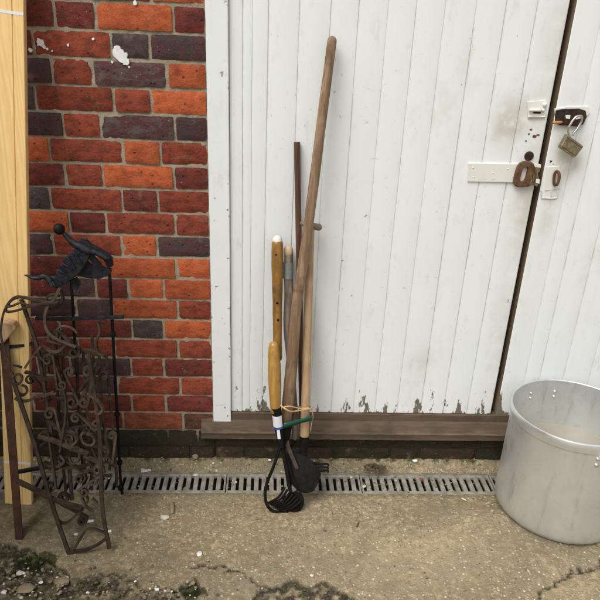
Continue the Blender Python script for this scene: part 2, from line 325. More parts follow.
def make_ground():
    def far(a, s): return [a+s*q for q in (.02, .05, .1, .2, .4, .8, 1.6, 3, 6, 12, 25, 60)]
    xs = sorted(far(-.78, -1))+list(np.arange(-.78, 1.5, .0045))+far(1.5, 1)
    ys = sorted(far(-.80, -1))+list(np.arange(-.80, DY0-.002, .0045))+[DY0, DY1]+list(np.arange(DY1+.0045, .03, .0045))+[.06, .3]
    X, Y = np.meshgrid(np.array(xs), np.array(ys)); dense = (X > -.8) & (X < 1.52) & (Y > -.82)
    Z = np.vectorize(gz)(X, Y)
    nz = np.zeros(X.shape); n2 = np.zeros(X.shape); wx = np.zeros(X.shape)
    xd, yd = X[dense], Y[dense]
    nz[dense] = vnoise(xd, yd, 6, 3.3); n2[dense] = vnoise(xd, yd, 38, 9.1, 3); wx[dense] = vnoise(xd, yd, 16, 5.7, 4)
    fine = np.zeros(X.shape); fine[dense] = vnoise(xd, yd, 95, 2.2, 2)
    Z += nz*.0022+n2*.0016+fine*.0009
    XX, YY = X+wx*.030, Y+np.roll(wx, 37, 1)*.026
    crack = np.full(X.shape, 9.)
    for L in ([(196, 566), (222, 568), (240, 574), (252, 583), (270, 588), (300, 586), (325, 585), (340, 590), (352, 596), (366, 604)],
              [(534, 606), (548, 590), (560, 579), (575, 571), (604, 560)],
              [(0, 544), (25, 548), (45, 560), (60, 573), (85, 577), (112, 578), (135, 586), (160, 590), (185, 586)]):
        crack = np.minimum(crack, polydist(XX, YY, G2(L)))
    brk = inside(XX, YY, G2([(-80, 538), (-10, 541), (20, 547), (45, 560), (55, 576), (85, 580), (112, 581), (130, 590), (160, 594), (185, 588), (195, 576), (200, 610), (-90, 640)]))
    brk2 = inside(XX, YY, G2([(258, 587), (300, 586), (330, 586), (352, 596), (372, 610), (250, 612)]))
    edge = polydist(XX, YY, G2([(20, 547), (45, 560), (55, 576), (85, 580), (112, 581), (130, 590), (160, 594), (185, 588)]))
    depth = np.where(brk, np.clip(edge/.02, .3, 1), 0)*.011
    Z -= depth; Z += np.where(brk, np.maximum(0, n2)*.014, 0)
    Z -= np.where(brk2, .008+.003*n2, 0)
    cw = np.clip(1-crack/np.maximum(.002, .0075+.011*n2+.006*nz), 0, 1); Z -= cw*.010
    soil = np.clip(np.maximum(np.maximum(cw*1.3, np.where(brk, np.clip(.75-n2*1.1-np.maximum(0, wx)*.5, .05, 1), 0)), np.where(brk2, np.clip(.7-n2*1.6, 0, 1), 0)), 0, 1)
    moss = np.zeros(X.shape)
    def patch(px, py, r, a, sx=1.):
        c = WZ(px, py); return a*np.exp(-(((X-c.x)/(r*sx))**2+((Y-c.y)/r)**2))
    for (a, b, r, q, sx) in ((40, 562, .045, 1, 1.4), (15, 560, .08, .5, 1.4), (25, 590, .07, .55, 2), (190, 592, .03, .9, 1.8), (95, 585, .04, .5, 2), (130, 535, .07, .38, 1.5), (165, 470, .03, .3, 4), (230, 572, .02, .6, 2), (300, 592, .03, .4, 2.2)):
        moss = np.maximum(moss, patch(a, b, r, q, sx))
    wallside = np.clip((Y+.045)/.04, 0, 1)*(Y < .2); moss = np.maximum(moss, wallside*.5)
    moss = np.maximum(moss, np.clip(cw, 0, 1)*.55); moss = np.where(brk, np.maximum(moss, .22), moss)
    worn = np.zeros(X.shape)
    for (a, b, r, q, sx) in ((420, 560, .16, 1, 2.2), (330, 540, .12, .7, 2), (560, 590, .1, .7, 2), (250, 535, .1, .55, 2), (480, 520, .07, .5, 2), (200, 520, .09, .5, 1.6)):
        worn = np.maximum(worn, patch(a, b, r, q, sx))
    dirt_shade = np.zeros(X.shape)
    for (a, b, r, q, sx) in ((105, 545, .10, .35, 2.0), (60, 525, .11, .9, 2.2), (110, 575, .05, .6, 3), (0, 500, .15, .8, 2), (40, 590, .1, .5, 2.5), (150, 560, .06, .35, 2), (120, 470, .05, .7, 4), (300, 462, .03, .55, 14), (545, 545, .05, .3, 3)):  # lower-left patches: real dirt deepened with the painted shade of that corner
        dirt_shade = np.maximum(dirt_shade, patch(a, b, r, q, sx))
    dirt_shade = np.maximum(dirt_shade, np.clip(1-np.abs(Y+.158)/.02, 0, 1)*.6)
    ny, nx = X.shape; idx = np.arange(nx*ny).reshape(ny, nx); gap = ys.index(DY0)
    fs = []
    for j in range(ny-1):
        if j == gap: continue
        a = idx[j, :-1]; b = idx[j, 1:]; c = idx[j+1, 1:]; d = idx[j+1, :-1]
        fs.append(np.stack([a, b, c, d], 1))
    fs = np.concatenate(fs)
    me = bpy.data.meshes.new('ground'); me.from_pydata(np.stack([X.ravel(), Y.ravel(), Z.ravel()], 1).tolist(), [], fs.tolist())
    for nme, A in (('moss', moss), ('soil', soil), ('worn', worn), ('dirt_shade', dirt_shade)):
        at = me.attributes.new(nme, 'FLOAT', 'POINT'); at.data.foreach_set('value', A.ravel().astype(np.float32))
    me.materials.append(M['ground']); me.polygons.foreach_set('use_smooth', [True]*len(me.polygons))
    o = bpy.data.objects.new('ground', me); COL.objects.link(o); tag(o, kind='structure')
    return o
make_ground()

# ------------------------------------------------------------------ drainage channel
chan = root('drainage_channel', (.3, -.096, 0), 'long dark drainage channel set in the concrete under the slotted grates', 'drain')
b = MB(); XA, XB = -1.9, 2.6
b.box((XA, DY0-.004, -.16), (XB, DY0+.010, -.012)); b.box((XA, DY1-.010, -.16), (XB, DY1+.004, -.012)); b.box((XA, DY0+.010, -.16), (XB, DY1-.010, -.115))
b.build('trough', M['trough'], chan)
b = MB(); b.box((XA, DY0-.0035, -.011), (XB, DY0+.0025, -.001)); b.box((XA, DY1-.0025, -.011), (XB, DY1+.0035, -.001)); b.build('edge_rail', M['galv'], chan)
b = MB()
for i in range(420):
    x = random.uniform(-.4, 1.3); b.blob((x, random.uniform(DY0+.02, DY1-.02), -.113+random.random()*.012), random.uniform(.003, .009), (1, 1, .6), .4, 1, seed=i)
o = b.build('silt', M['grit'], chan); tag(o, kind='stuff')
PITCH = .0275; NS = 18; GL = PITCH*NS
XS = WY(361, 482, -.096).x
def grate_mesh():
    b = MB(); y0, y1 = DY0+.0045, DY1-.0045; zt, zb = -.0015, -.014; rim = .0135; bw = .0165
    b.box((.0015, y0, zb), (GL-.0015, y0+rim, zt)); b.box((.0015, y1-rim, zb), (GL-.0015, y1, zt))
    for i in range(NS+1):
        c = i*PITCH; lo = max(.0015, c-bw/2); hi = min(GL-.0015, c+bw/2)
        b.box((lo, y0+rim, zb+.001), (hi, y1-rim, zt-.0007))
    return b
glabels = ['slotted galvanised drain grate at the far left, behind the leaning pine plank', 'slotted galvanised drain grate behind the wrought iron scroll stand', 'slotted galvanised drain grate between the iron rods and the tool bundle, in front of the brick wall',
           'slotted galvanised drain grate under the heads of the bundled garden tools', 'slotted galvanised drain grate between tool heads and aluminium pot, with a brown leaf clump on its edge', 'slotted galvanised drain grate running behind the big aluminium pot']
g0 = None; i0 = 0
for i in range(-4, 4):
    x = XS+(i)*GL
    if x < -1.2 or x > 1.9: continue
    if g0 is None:
        o = grate_mesh().build('drain_grate', M['galv'], bevel=.0018, fix=True); g0 = o
    else:
        o = g0.copy(); COL.objects.link(o)
    o.location = (x, 0, 0); o['px'] = 0; del o['px']
    c = x+GL/2
    lab = ('slotted drain grate left of the pine plank' if c < -.85 else 'slotted galvanised drain grate passing under the plank and the wrought iron scroll stand' if c < -.35 else
           'slotted galvanised drain grate in front of the bare brick wall, right of the iron rods' if c < .15 else 'slotted galvanised drain grate lying under the bundled tool heads' if c < .6 else
           'slotted galvanised drain grate between the tool heads and the big pot, beside the leaf clump' if c < 1.1 else 'slotted galvanised drain grate running behind the big aluminium pot' if c < 1.6 else 'slotted drain grate right of the big pot')
    tag(o, lab, 'drain grate', 'slotted drain grates in a row along the wall')

# ------------------------------------------------------------------ brick wall
CH = .0745; ZB = lambda k: .1596+(19-k)*CH        # bed joint under course k
BC = {'d': ((.175, .036, .025), (.100, .027, .022)), 'r': ((.270, .056, .027), (.165, .037, .022)), 'o': ((.45, .105, .036), (.34, .074, .028)),
      'p': ((.082, .036, .036), (.058, .043, .042)), 'g': ((.085, .060, .054), (.060, .038, .040)), 'v': ((.085, .033, .034), (.095, .070, .062)),
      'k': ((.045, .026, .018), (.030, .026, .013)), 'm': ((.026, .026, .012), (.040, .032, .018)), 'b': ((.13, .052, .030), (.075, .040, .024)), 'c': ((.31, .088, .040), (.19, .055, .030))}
ROWS = {  # course: (joints in px of the photograph, colours left to right, starting left of the plank edge)
    0: ([88, 150], 'droo'), 1: ([54, 95, 173], 'ddod'), 2: ([32, 110.5, 149.3], 'drgp'), 3: ([51.7, 92.3, 166.7], 'prvo'), 4: ([35, 113.3, 150.7], 'grro'),
    5: ([63, 100, 175], 'prvp'), 6: ([49.3, 122.7, 160], 'oror'), 7: ([65, 102.3, 174], 'drod'), 8: ([50, 121.7, 157.7], 'grdr'), 9: ([69.3, 105.7, 175], 'odrr'),
    10: ([53.3, 121.7, 157.3], 'prop'), 11: ([70, 108.3, 176], 'drOo'), 12: ([58, 96, 128.3, 163.3], 'dvdoo'), 13: ([76, 112, 178], 'ppor'), 14: ([60, 131.7, 163.3], 'ddgo'),
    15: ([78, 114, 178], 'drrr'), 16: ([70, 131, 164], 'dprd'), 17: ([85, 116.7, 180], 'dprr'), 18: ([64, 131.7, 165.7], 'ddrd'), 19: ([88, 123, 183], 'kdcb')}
def build_wall():
    b = MB(); A = []; Bc = []
    def brick(x0, x1, z0, z1, cc, hi, yf=0.):
        j = .0044
        x0 += j+random.uniform(-.001, .001); x1 -= j+random.uniform(-.001, .001); z0 += j+random.uniform(-.0012, .0012); z1 -= j+random.uniform(-.0012, .0012)
        if x1-x0 < .008: return
        nx = max(2, int((x1-x0)/(.011 if hi else .05))); nzz = 6 if hi else 3
        sd = random.random()*50; ty = random.uniform(-.004, .004); tz = random.uniform(-.003, .003); yo = yf+random.uniform(-.0015, .0015)
        vs = []
        for jz in range(nzz+1):
            for ix in range(nx+1):
                u, w = ix/nx, jz/nzz; x = lerp(x0, x1, u); z = lerp(z0, z1, w)
                e = min(min(u, 1-u)*(x1-x0), min(w, 1-w)*(z1-z0)); y = yo+(u-.5)*ty+(w-.5)*tz
                if hi:
                    n = noise.fractal(Vector((x*70+sd, z*70, sd)), 1, 2, 3); y += .0013*n
                    if e < 1e-6:
                        y += .0028+.002*abs(n); x += .0016*noise.noise(Vector((x*75, z*75, sd+7))); z += .0014*noise.noise(Vector((x*75+9, z*75, sd+3)))
                        if (ix in (0, nx)) and (jz in (0, nzz)): x += (.0012 if ix == 0 else -.0012); z += (.001 if jz == 0 else -.001)
                elif e < 1e-6: y += .003
                vs.append((x, y, z))
        W = nx+1; fs = [(jz*W+ix, jz*W+ix+1, (jz+1)*W+ix+1, (jz+1)*W+ix) for jz in range(nzz) for ix in range(nx)]
        bd = [ix for ix in range(W)]+[jz*W+nx for jz in range(1, nzz+1)]+[nzz*W+ix for ix in range(nx-1, -1, -1)]+[jz*W for jz in range(nzz-1, 0, -1)]
        base = len(vs)
        for q in bd: v = vs[q]; vs.append((v[0], yf+.022, v[2]))
        L = len(bd); fs += [(bd[(i+1) % L], bd[i], base+i, base+(i+1) % L) for i in range(L)]
        b.add(vs, fs, 0)
        ja = random.uniform(.82, 1.15); ca = [v*ja for v in BC[cc][0]]; cb = [v*ja for v in BC[cc][1]]
        A.extend([(*ca, 1)]*len(vs)); Bc.extend([(*cb, 1)]*len(vs))
    XL, XR = -2.4, 3.3; dr = 1.99
    pick = lambda: random.choices('droprgvd', (3, 4, 3, 2, 3, 1, 1, 1))[0]
    def run(x0, x1, z0, z1, hi, low=False, st=0, yf=0.):
        x = x0; k = st
        while x < x1-.005:
            L = (.222 if k % 2 == 0 else .111)+random.uniform(-.004, .004); e = min(x1, x+L)
            if x1-e < .03: e = x1
            brick(x, e, z0, z1, random.choice('kmkk') if low else pick(), hi, yf); x = e; k += 1
    zlo, zhi = -.06, 3.2
    for k in range(-21, 22):
        z0 = ZB(k); z1 = z0+CH; zc = (z0+z1)/2
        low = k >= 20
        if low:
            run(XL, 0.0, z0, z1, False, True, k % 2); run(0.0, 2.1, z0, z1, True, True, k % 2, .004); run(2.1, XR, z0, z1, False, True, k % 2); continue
        if k in ROWS:
            px, cols = ROWS[k]
            yc = 300
            # image row of the course's middle near each joint
            def Xof(p):
                lo_, hi_ = -3., 3.
                for _ in range(40):
                    m = (lo_+hi_)/2; v = np.array([m, 0, zc])-CAM
                    if 300+F*(v@CR)/(v@_f) < p: lo_ = m
                    else: hi_ = m
                return lo_
            xj = [Xof(p) for p in px]; ed = [xj[0]-(.222 if (xj[1]-xj[0]) < .17 else .111)]+xj+[0.0]
            cols = cols.lower()
            for i in range(len(ed)-1): brick(ed[i], ed[i+1], z0, z1, cols[i], True)
            run(XL, ed[0], z0, z1, False, st=k % 2)
        else: run(XL, 0.0, z0, z1, False, st=k % 2)
        if z0 > 2.34: run(0.0, dr, z0, z1, False, st=(k+1) % 2)
        run(dr, XR, z0, z1, False, st=k % 2)
    nb = len(b.v)
    # mortar bed, set back
    def sheet(x0, x1, z0, z1, y=.0058, st=.02):
        nx = max(1, int((x1-x0)/st)); nz = max(1, int((z1-z0)/st)); vs = []
        for j in range(nz+1):
            for i in range(nx+1):
                x, z = lerp(x0, x1, i/nx), lerp(z0, z1, j/nz); vs.append((x, y+.003*noise.noise(Vector((x*40, z*40, 0))), z))
        b.add(vs, [(j*(nx+1)+i, j*(nx+1)+i+1, (j+1)*(nx+1)+i+1, (j+1)*(nx+1)+i) for j in range(nz) for i in range(nx)], 1)
    sheet(XL, -.75, zlo, zhi, st=.1); sheet(-.75, .0, zlo, zhi, st=.008); sheet(.0, 2.1, zlo, .155, .011, st=.02); sheet(dr, XR, .155, zhi, st=.1); sheet(2.1, XR, zlo, .155, st=.1); sheet(0, dr, 2.36, zhi, st=.1)
    b.box((XL, .022, zlo), (0, .24, zhi), 1); b.box((dr, .022, zlo), (XR, .24, zhi), 1); b.box((0, .022, 2.36), (dr, .24, zhi), 1); b.box((0, .022, zlo), (dr, .24, .15), 1)
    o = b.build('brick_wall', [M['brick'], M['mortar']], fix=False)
    tag(o, 'old red and purple brick wall with pale mortar beside the white doors', 'wall')
    for nme, L in (('colA', A), ('colB', Bc)):
        at = o.data.attributes.new(nme, 'FLOAT_COLOR', 'POINT'); full = np.ones((len(b.v), 4), np.float32)*.3; full[:nb] = np.array(L, np.float32); at.data.foreach_set('color', full.ravel())
    o.data.polygons.foreach_set('use_smooth', [True]*len(o.data.polygons)); o.data.set_sharp_from_angle(angle=radians(50))
    # paint splashes
    s = MB()
    for (px, py, r) in ((40, 43, 3.6), (44, 47, 1.8), (117, 52, 5), (122, 57, 6), (126, 62, 3.6), (47, 49, 1), (68, 45, 1.3), (93, 39, 1.2), (30, 50, 2), (135, 3, 2.2), (112, 62, 1.2), (129, 67, 1.1), (52, 51, .8)):
        c = WY(px, py, -.0025); R_ = r/330; vs = [c+Vector((0, -.0006, 0))]; n = 18; sd = random.random()*9
        for q in range(2):
            for i in range(n):
                a = 2*pi*i/n; rr = R_*(1+.55*noise.noise(Vector((cos(a)*1.6+sd, sin(a)*1.6, sd))))*(.9 if q == 0 else 1); vs.append(c+Vector((cos(a)*rr, -.0005 if q == 0 else .0035, sin(a)*rr*.95)))
        s.add(vs, [(0, 1+i, 1+(i+1) % n) for i in range(n)]+[(1+i, 1+n+i, 1+n+(i+1) % n, 1+(i+1) % n) for i in range(n)])
    s.build('paint_splash', M['splash'], o, smooth=60)
    return o
WALL = build_wall()

# ------------------------------------------------------------------ door frame, sill, leaves
ZD = WY(310, 412, 0).z           # bottom of the leaves
ZS = WY(310, 420.5, -.008).z     # back of the sill's slope
fr = root('door_frame', (0.02, -.02, ZS), 'white painted wooden door frame on a worn brown timber sill', 'door frame')
JX0, JX1 = .0005, WY(229.5, 200, -.012).x
def painted_block(x0, x1, y0, y1, z0, z1, name, parent, seg=.02, mat='jamb'):
    b = MB(); nz = int((z1-z0)/seg); prof = [(x0, y1), (x0, y0+.0015), (x0+.0015, y0), (x1-.002, y0), (x1, y0+.002), (x1, y1)]
    vs = []
    for j in range(nz+1):
        z = lerp(z0, z1, j/nz)
        for (x, y) in prof: vs.append((x+.0008*noise.noise(Vector((x*50, z*9, 1))), y+.0008*noise.noise(Vector((x*50, z*9, 5))), z))
    P = len(prof); b.add(vs, [(j*P+i, j*P+i+1, (j+1)*P+i+1, (j+1)*P+i) for j in range(nz) for i in range(P-1)]+[tuple(reversed(range(P))), tuple(range(nz*P, nz*P+P))])
    return b.build(name, M[mat], parent)
ZJ = WY(220, 421.5, -.012).z
painted_block(JX0, JX1, -.012, .05, ZJ, 2.33, 'jamb', fr)
painted_block(1.93, 1.988, -.012, .05, ZJ, 2.33, 'jamb', fr)
b = MB(); b.box((JX0, -.013, 2.331), (1.988, .05, 2.40)); b.build('lintel', M['jamb'], fr, bevel=.003)
SX0 = WY(201, 432, -.03).x; YF = -.030
zt = WY(300, 433, YF).z; zbm = WY(300, 440.5, YF).z
def sill_mesh():
    b = MB(); vs = []; xs = list(np.arange(SX0, 2.03, .012)); 
    for x in xs:
        n = noise.fractal(Vector((x*9, 0, 2)), 1, 2, 4); n2 = noise.fractal(Vector((x*30, 4, 2)), 1, 2, 3)
        P = [(.03, ZS+.004), (-.008, ZS), (-.018, lerp(ZS, zt, .45)+.001*n2), (YF+.006, zt+.0015*n), (YF+.0015*n2, zt-.004+.002*n), (YF+.004+.002*n, (zt+zbm)/2), (YF+.003, zbm+.003+.0015*n2), (YF+.010, zbm), (.03, zbm)]
        vs += [(x, y, z) for y, z in P]
    P = 9; N = len(xs)
    b.add(vs, [(i*P+j, (i+1)*P+j, (i+1)*P+(j+1) % P, i*P+(j+1) % P) for i in range(N-1) for j in range(P)]+[tuple(range(P)), tuple(reversed(range((N-1)*P, N*P)))])
    return b
sl = sill_mesh().build('sill', M['sill'], fr, smooth=40)
b = MB(); b.box((JX1+.0015, -.006, ZS-.002), (1.928, .03, ZD-.002)); b.build('threshold_strip', M['sill'], fr, bevel=.003)

GX = lambda p, y=20: WY(p, y, 0).x
left_g = [GX(p) for p in (243, 252.6, 268.7, 299.4, 330.5)]+[WY(p, 0, 0).x for p in (359.8, 389, 417.5, 446.5, 477.5, 507.5, 538.5)]
LX0, LX1 = JX1+.0008, WY(570.5, 0, 0).x
RX0 = WY(577.5, 0, 0).x
right_g = [WY(p, 250, 0).x for p in (552, 568, 594)]
while right_g[-1] < 1.82: right_g.append(right_g[-1]+.098)
def leaf(name, x0, x1, grooves, y0, th, z0, z1, seed):
    """boarded door leaf: one sheet of boards with V grooves, ragged lower edge"""
    b = MB(); xs = [(x0, th, 0), (x0, .0025, 0), (x0+.0025, 0, 0)]; gw = .0021
    last = x0
    for g in grooves:
        n = max(1, int((g-last)/.03)); xs += [(lerp(last, g, i/n), 0, 0) for i in range(1, n) if lerp(last, g, i/n) > x0+.006]
        k = random.choice((.5, .7, .9, 1)); q = random.uniform(.3, .9)
        xs += [(g-gw*k-.003, 0, 0.05*q), (g-gw*k, .0004, .5*q), (g-.0004, .0028*k, q), (g+.0004, .0028*k, q), (g+gw*k, .0004, .5*q), (g+gw*k+.003, 0, .05*q)]; last = g
    xs += [(x1-.012, 0, .05), (x1-.003, 0, .35), (x1, .003, .6), (x1, th, .6)]
    zs = [z0, z0+.006, z0+.014, z0+.026, z0+.045, z0+.07, z0+.1]+list(np.linspace(z0+.16, z1, 34)); vs = []; D = []
    for z in zs:
        bd = 0
        for (x, y, d) in xs:
            off = 0; zz = z
            bi = sum(1 for g in grooves if g < x)
            yy = y0+y+.0012*noise.noise(Vector((bi*3.7+seed, z*1.5, 0)))+.0006*noise.noise(Vector((x*40, z*6, seed)))
            if z == z0: zz = z0+.005*abs(noise.fractal(Vector((x*35, seed, 0)), 1, 2, 3))
            vs.append((x, yy, zz)); D.append(d)
    P = len(xs); b.add(vs, [(j*P+i, j*P+i+1, (j+1)*P+i+1, (j+1)*P+i) for j in range(len(zs)-1) for i in range(P-1)]+[tuple((j)*P+P-1 for j in range(len(zs)))[::-1]*0 or (0, P-1, (len(zs)-1)*P+P-1, (len(zs)-1)*P)]+[tuple(reversed(range(P)))])
    o = b.build(name, [M['door'], M['edge']], fix=False)
    return o, D
def leaf_attrs(o, D, smudges, rots):
    me = o.data; n = len(me.vertices); d = np.zeros(n, np.float32); d[:len(D)] = D
    co = np.empty(n*3, np.float32); me.vertices.foreach_get('co', co); co = co.reshape(-1, 3); s = np.zeros(n, np.float32); r = np.zeros(n, np.float32)
    for (c, rx, rz, a) in smudges: s = np.maximum(s, a*np.exp(-((co[:, 0]-c.x)/rx)**2-((co[:, 2]-c.z)/rz)**2))
    for (x, rx, a) in rots: r = np.maximum(r, a*np.exp(-((co[:, 0]-x)/rx)**2))
    for nme, A in (('dirt_shade', d), ('smudge', s), ('rot', r)): me.attributes.new(nme, 'FLOAT', 'POINT').data.foreach_set('value', A.astype(np.float32))
L_, D1 = leaf('wooden_door', LX0, LX1, left_g, 0., .04, ZD, 2.325, 1)
leaf_attrs(L_, D1, [(WY(510, 122), .045, .055, .8), (WY(524, 195), .02, .09, .5), (WY(535, 130), .02, .16, .5), (WY(527, 200), .02, .2, .55), (WY(500, 330), .02, .25, .4), (WY(420, 360), .05, .05, .3), (WY(560, 40), .03, .2, .3)], [(LX1, .018, .012), (WY(258, 400).x, .012, .03), (WY(265, 400).x, .012, .055), (WY(393, 400).x, .007, .075), (WY(378, 400).x, .006, .02), (WY(347, 400).x, .005, .03), (WY(460, 400).x, .010, .045), (WY(474, 400).x, .006, .03), (WY(430, 400).x, .05, .006), (WY(300, 400).x, .03, .01)])
tag(L_, 'wide white boarded door leaf with flaking paint along its foot, behind the tools', 'door')
R_, D2 = leaf('wooden_door', RX0, 1.927, right_g, -.001, .045, ZD-.004, 2.325, 4)
leaf_attrs(R_, D2, [(WY(571, 160), .03, .07, .6), (WY(556, 196), .015, .05, .7), (WY(560, 150), .02, .15, .45), (WY(548, 210), .015, .1, .4), (WY(520, 330), .012, .3, .3)], [(RX0, .014, .045), (WY(510, 400).x, .03, .008)])
tag(R_, 'white boarded door leaf at the right with the steel padlock hanging on it', 'door')
def paint_edge(o, x):      # the bare timber edge in the gap
    for p in o.data.polygons:
        c = p.center
        if abs(p.normal.x) > .9 and abs(c.x-x) < .004: p.material_index = 1
paint_edge(R_, RX0); paint_edge(L_, LX1)
for o in (L_, R_): o.data.polygons.foreach_set('use_smooth', [True]*len(o.data.polygons)); o.data.set_sharp_from_angle(angle=radians(30))
b = MB(); b.box((-.05, .2415, -.05), (2.04, .26, 2.5)); o = b.build('dark_interior_sheet', M['trough'], fr)  # dark sheet added behind the leaves, stands in for the unlit interior

# hardware on the leaves
def poly(pts, Y): return [WY(x, y, Y) for x, y in pts]
def plate(px, Y, th, name, mat, parent, bevel=.0012):
    b = MB(); b.slab(poly(px, Y), (0, 1, 0), th); return b.build(name, mat, parent, bevel=bevel)
o = plate([(468.3, 163.2), (520, 164), (538, 165), (537, 182), (517, 182.6), (467.6, 181.6)], -.006, .0065, 'hasp_strap', M['hardware'], L_)
for (x, y) in ((473, 168), (474, 177), (493, 173), (508, 169)):
    b = MB(); b.blob(WY(x, y, -.0062), .0028, (1, .5, 1), 0, 1); b.build('screw', M['hardware'], o, smooth=60)
o = plate([(527.5, 101.5), (546, 100.5), (547, 104), (544.5, 106), (544.8, 112), (546.5, 113.5), (545, 118), (528, 118.5)], -.004, .0045, 'latch_plate', M['hardware'], L_)
b = MB(); b.tube([WY(530.5, 110.2, -.009), WY(543.5, 110.2, -.009)], .0042, 10, round_cap=True); b.blob(WY(545, 104.5, -.008), .0065, (1, .8, 1), .15, 2); b.tube([WY(528.5, 116.6, -.005), WY(545, 116.8, -.005)], .002, 8); b.build('bolt', M['hardware'], o, smooth=50)
b = MB(); b.box(WY(533, 113.5, -.0046), WY(541, 111.8, -.004)); b.build('slot', M['dark_hasp'], o)
b = MB(); c = WY(529, 156, -.0006); b.lathe([(0, -.003), (.013, -.003), (.0145, -.0015), (.0145, .001)], c, 24, (0, 1, 0)); b.build('keyhole_cover', M['dark_hasp'], L_, smooth=40)
b = MB(); b.slab(poly([(533, 166), (540, 165), (540.5, 171), (538, 173), (540, 182), (537, 187), (533, 184)], -.014), (0, 1, 0), .011); b.build('staple', M['brass'], L_, bevel=.0015)
b = MB(); b.slab(poly([(533.5, 163), (541, 164.5), (541, 168), (534, 167)], -.017), (0, 1, 0), .004); b.slab(poly([(536.5, 179), (540, 179.5), (539.6, 184), (536, 183)], -.017), (0, 1, 0), .004); b.build('paint_lump', M['hardware'], L_, bevel=.001)
# small rusted screw stubs on the slamming stile
b = MB()
for (x, y, r) in ((531, 129.5, .0028), (534.5, 136.5, .0042), (538, 135, .003), (529, 134, .002), (526, 141, .0018)): b.blob(WY(x, y, -.0003), r, (1.5, .18, 1), .5, 2, seed=x)
b.build('rust_spot', M['rusty_lock'], L_, smooth=60)
# right leaf: dark hasp box
hp = plate([(554.5, 108.5), (570, 106.5), (589, 106.5), (590, 113), (587.5, 116), (574, 114), (555, 114)], -.005, .004, 'hasp_plate', M['hardware'], R_)
b = MB(); Y = -.012
out = [(556.5, 110.8), (563, 109.2), (580, 108.8), (586, 110.8), (587, 117), (583.5, 124.5), (578, 126.8), (569, 125.6), (560, 125.4), (556, 121)]
b.slab(poly(out, Y), (0, 1, 0), .0105); b.build('hasp', M['dark_hasp'], R_, bevel=.002)
b = MB(); b.slab(poly([(565.5, 115), (570.5, 115), (570, 119), (566, 118.6)], Y-.0006), (0, 1, 0), .002); b.slab(poly([(575, 116), (580.5, 115.5), (580.5, 118.5), (576, 119.5)], Y-.0006), (0, 1, 0), .002); b.build('hasp_slot', M['hardware'], hp, bevel=.0005)
b = MB(); b.tube([WY(554, 122.6, -.012), WY(561, 122.2, -.012)], .0048, 12, round_cap=True); b.build('bolt', M['copper'], R_, smooth=50)
o = plate([(546.5, 167), (560, 166), (560.5, 189), (545, 191)], -.003, .0035, 'staple_plate', M['hardware'], R_)
b = MB(); b.tube(smooth_path([WY(554.2, 184, -.010), WY(557, 184.5, -.020), WY(559, 179, -.024), WY(559, 173.5, -.020), WY(556.6, 171.3, -.012), WY(554.4, 175, -.010)], 5, True), .0046, 8, cap=False); b.build('staple', M['rusty_lock'], o, smooth=60)
b = MB(); b.tube([WY(x, y, -.003) for x, y in ((541.5, 190), (541.5, 198), (551, 198.5), (551, 191))], .0022, 8); b.tube([WY(x, y, -.003) for x, y in ((551, 198.5), (557, 198), (557.5, 192))], .0018, 8); b.build('keeper', M['hardware'], R_, smooth=60)
b = MB()
for (x, y, r) in ((550.5, 161.5, .006), (553, 164, .004), (558.6, 162, .003), (548, 163, .003)): b.blob(WY(x, y, -.0003), r, (1.2, .15, .8), .5, 2, seed=x)
b.build('rust_spot', M['dark_hasp'], R_, smooth=60)
# padlocks
pr = root('padlock', WY(572, 138, -.03), 'grey steel padlock with open bright shackle hanging from the dark hasp', 'padlock')
b = MB(); Y = -.044; c = [WY(567.5, 134.5, Y), WY(584, 146.5, Y), WY(575, 158, Y), WY(560, 148, Y)]
b.slab(c, (0, 1, 0), .021); b.build('lock_body', M['brass'], pr, bevel=.003)
b = MB()
for t in (.16, .84):
    p0, p1 = c[0].lerp(c[3], t), c[1].lerp(c[2], t); dv = (c[3]-c[0]).normalized()*.0011
    b.slab([p0.lerp(p1, .04)-dv, p0.lerp(p1, .96)-dv, p0.lerp(p1, .96)+dv, p0.lerp(p1, .04)+dv], (0, -1, 0), .0012)
b.build('groove_band', M['rusty_lock'], pr)
b = MB(); Y = -.034
b.tube(smooth_path([WY(570.5, 138, Y), WY(568, 131, Y-.002), WY(570.5, 124, Y-.004), WY(576, 117, Y-.004), WY(581.5, 116.5, Y), WY(581, 122, Y+.004), WY(577, 129, Y+.004), WY(573.8, 132.8, Y+.004), WY(572.6, 136, Y+.004)], 6), .0035, 10); b.build('shackle', M['chrome'], pr, smooth=60)
pr = root('padlock', WY(524, 175, -.012), 'chunky rusty brown old padlock hanging over the end of the white painted strap', 'padlock')
b = MB(); Y = -.0175; n = 40; c = WY(524.2, 174.6, Y); ax = .0265; az = .040
ring = []
for i in range(n):
    a = 2*pi*i/n; ca, sa = cos(a), sin(a); e = lambda v: math.copysign(abs(v)**.62, v)
    ring.append((e(ca), e(sa)))
vs = []
for (kx, kz, y) in ((.0275, .0400, .010), (.0275, .0400, .001), (.0255, .0380, -.0015), (.0110, .0245, -.0015), (.0092, .0225, .001), (.0092, .0225, .010)): vs += [c+Vector((x*kx+z*kz*.08, y, z*kz)) for x, z in ring]
b.add(vs, [(j*n+i, j*n+(i+1) % n, (j+1)*n+(i+1) % n, (j+1)*n+i) for j in range(5) for i in range(n)]); b.build('lock_body', M['rusty_lock'], pr, smooth=45)
b = MB(); b.tube([WY(527, 164, -.012), WY(534, 165.5, -.014), WY(536, 175, -.016), WY(533, 184, -.014), WY(527, 186, -.012)], .0032, 8); b.build('shackle', M['rusty_lock'], pr, smooth=60)

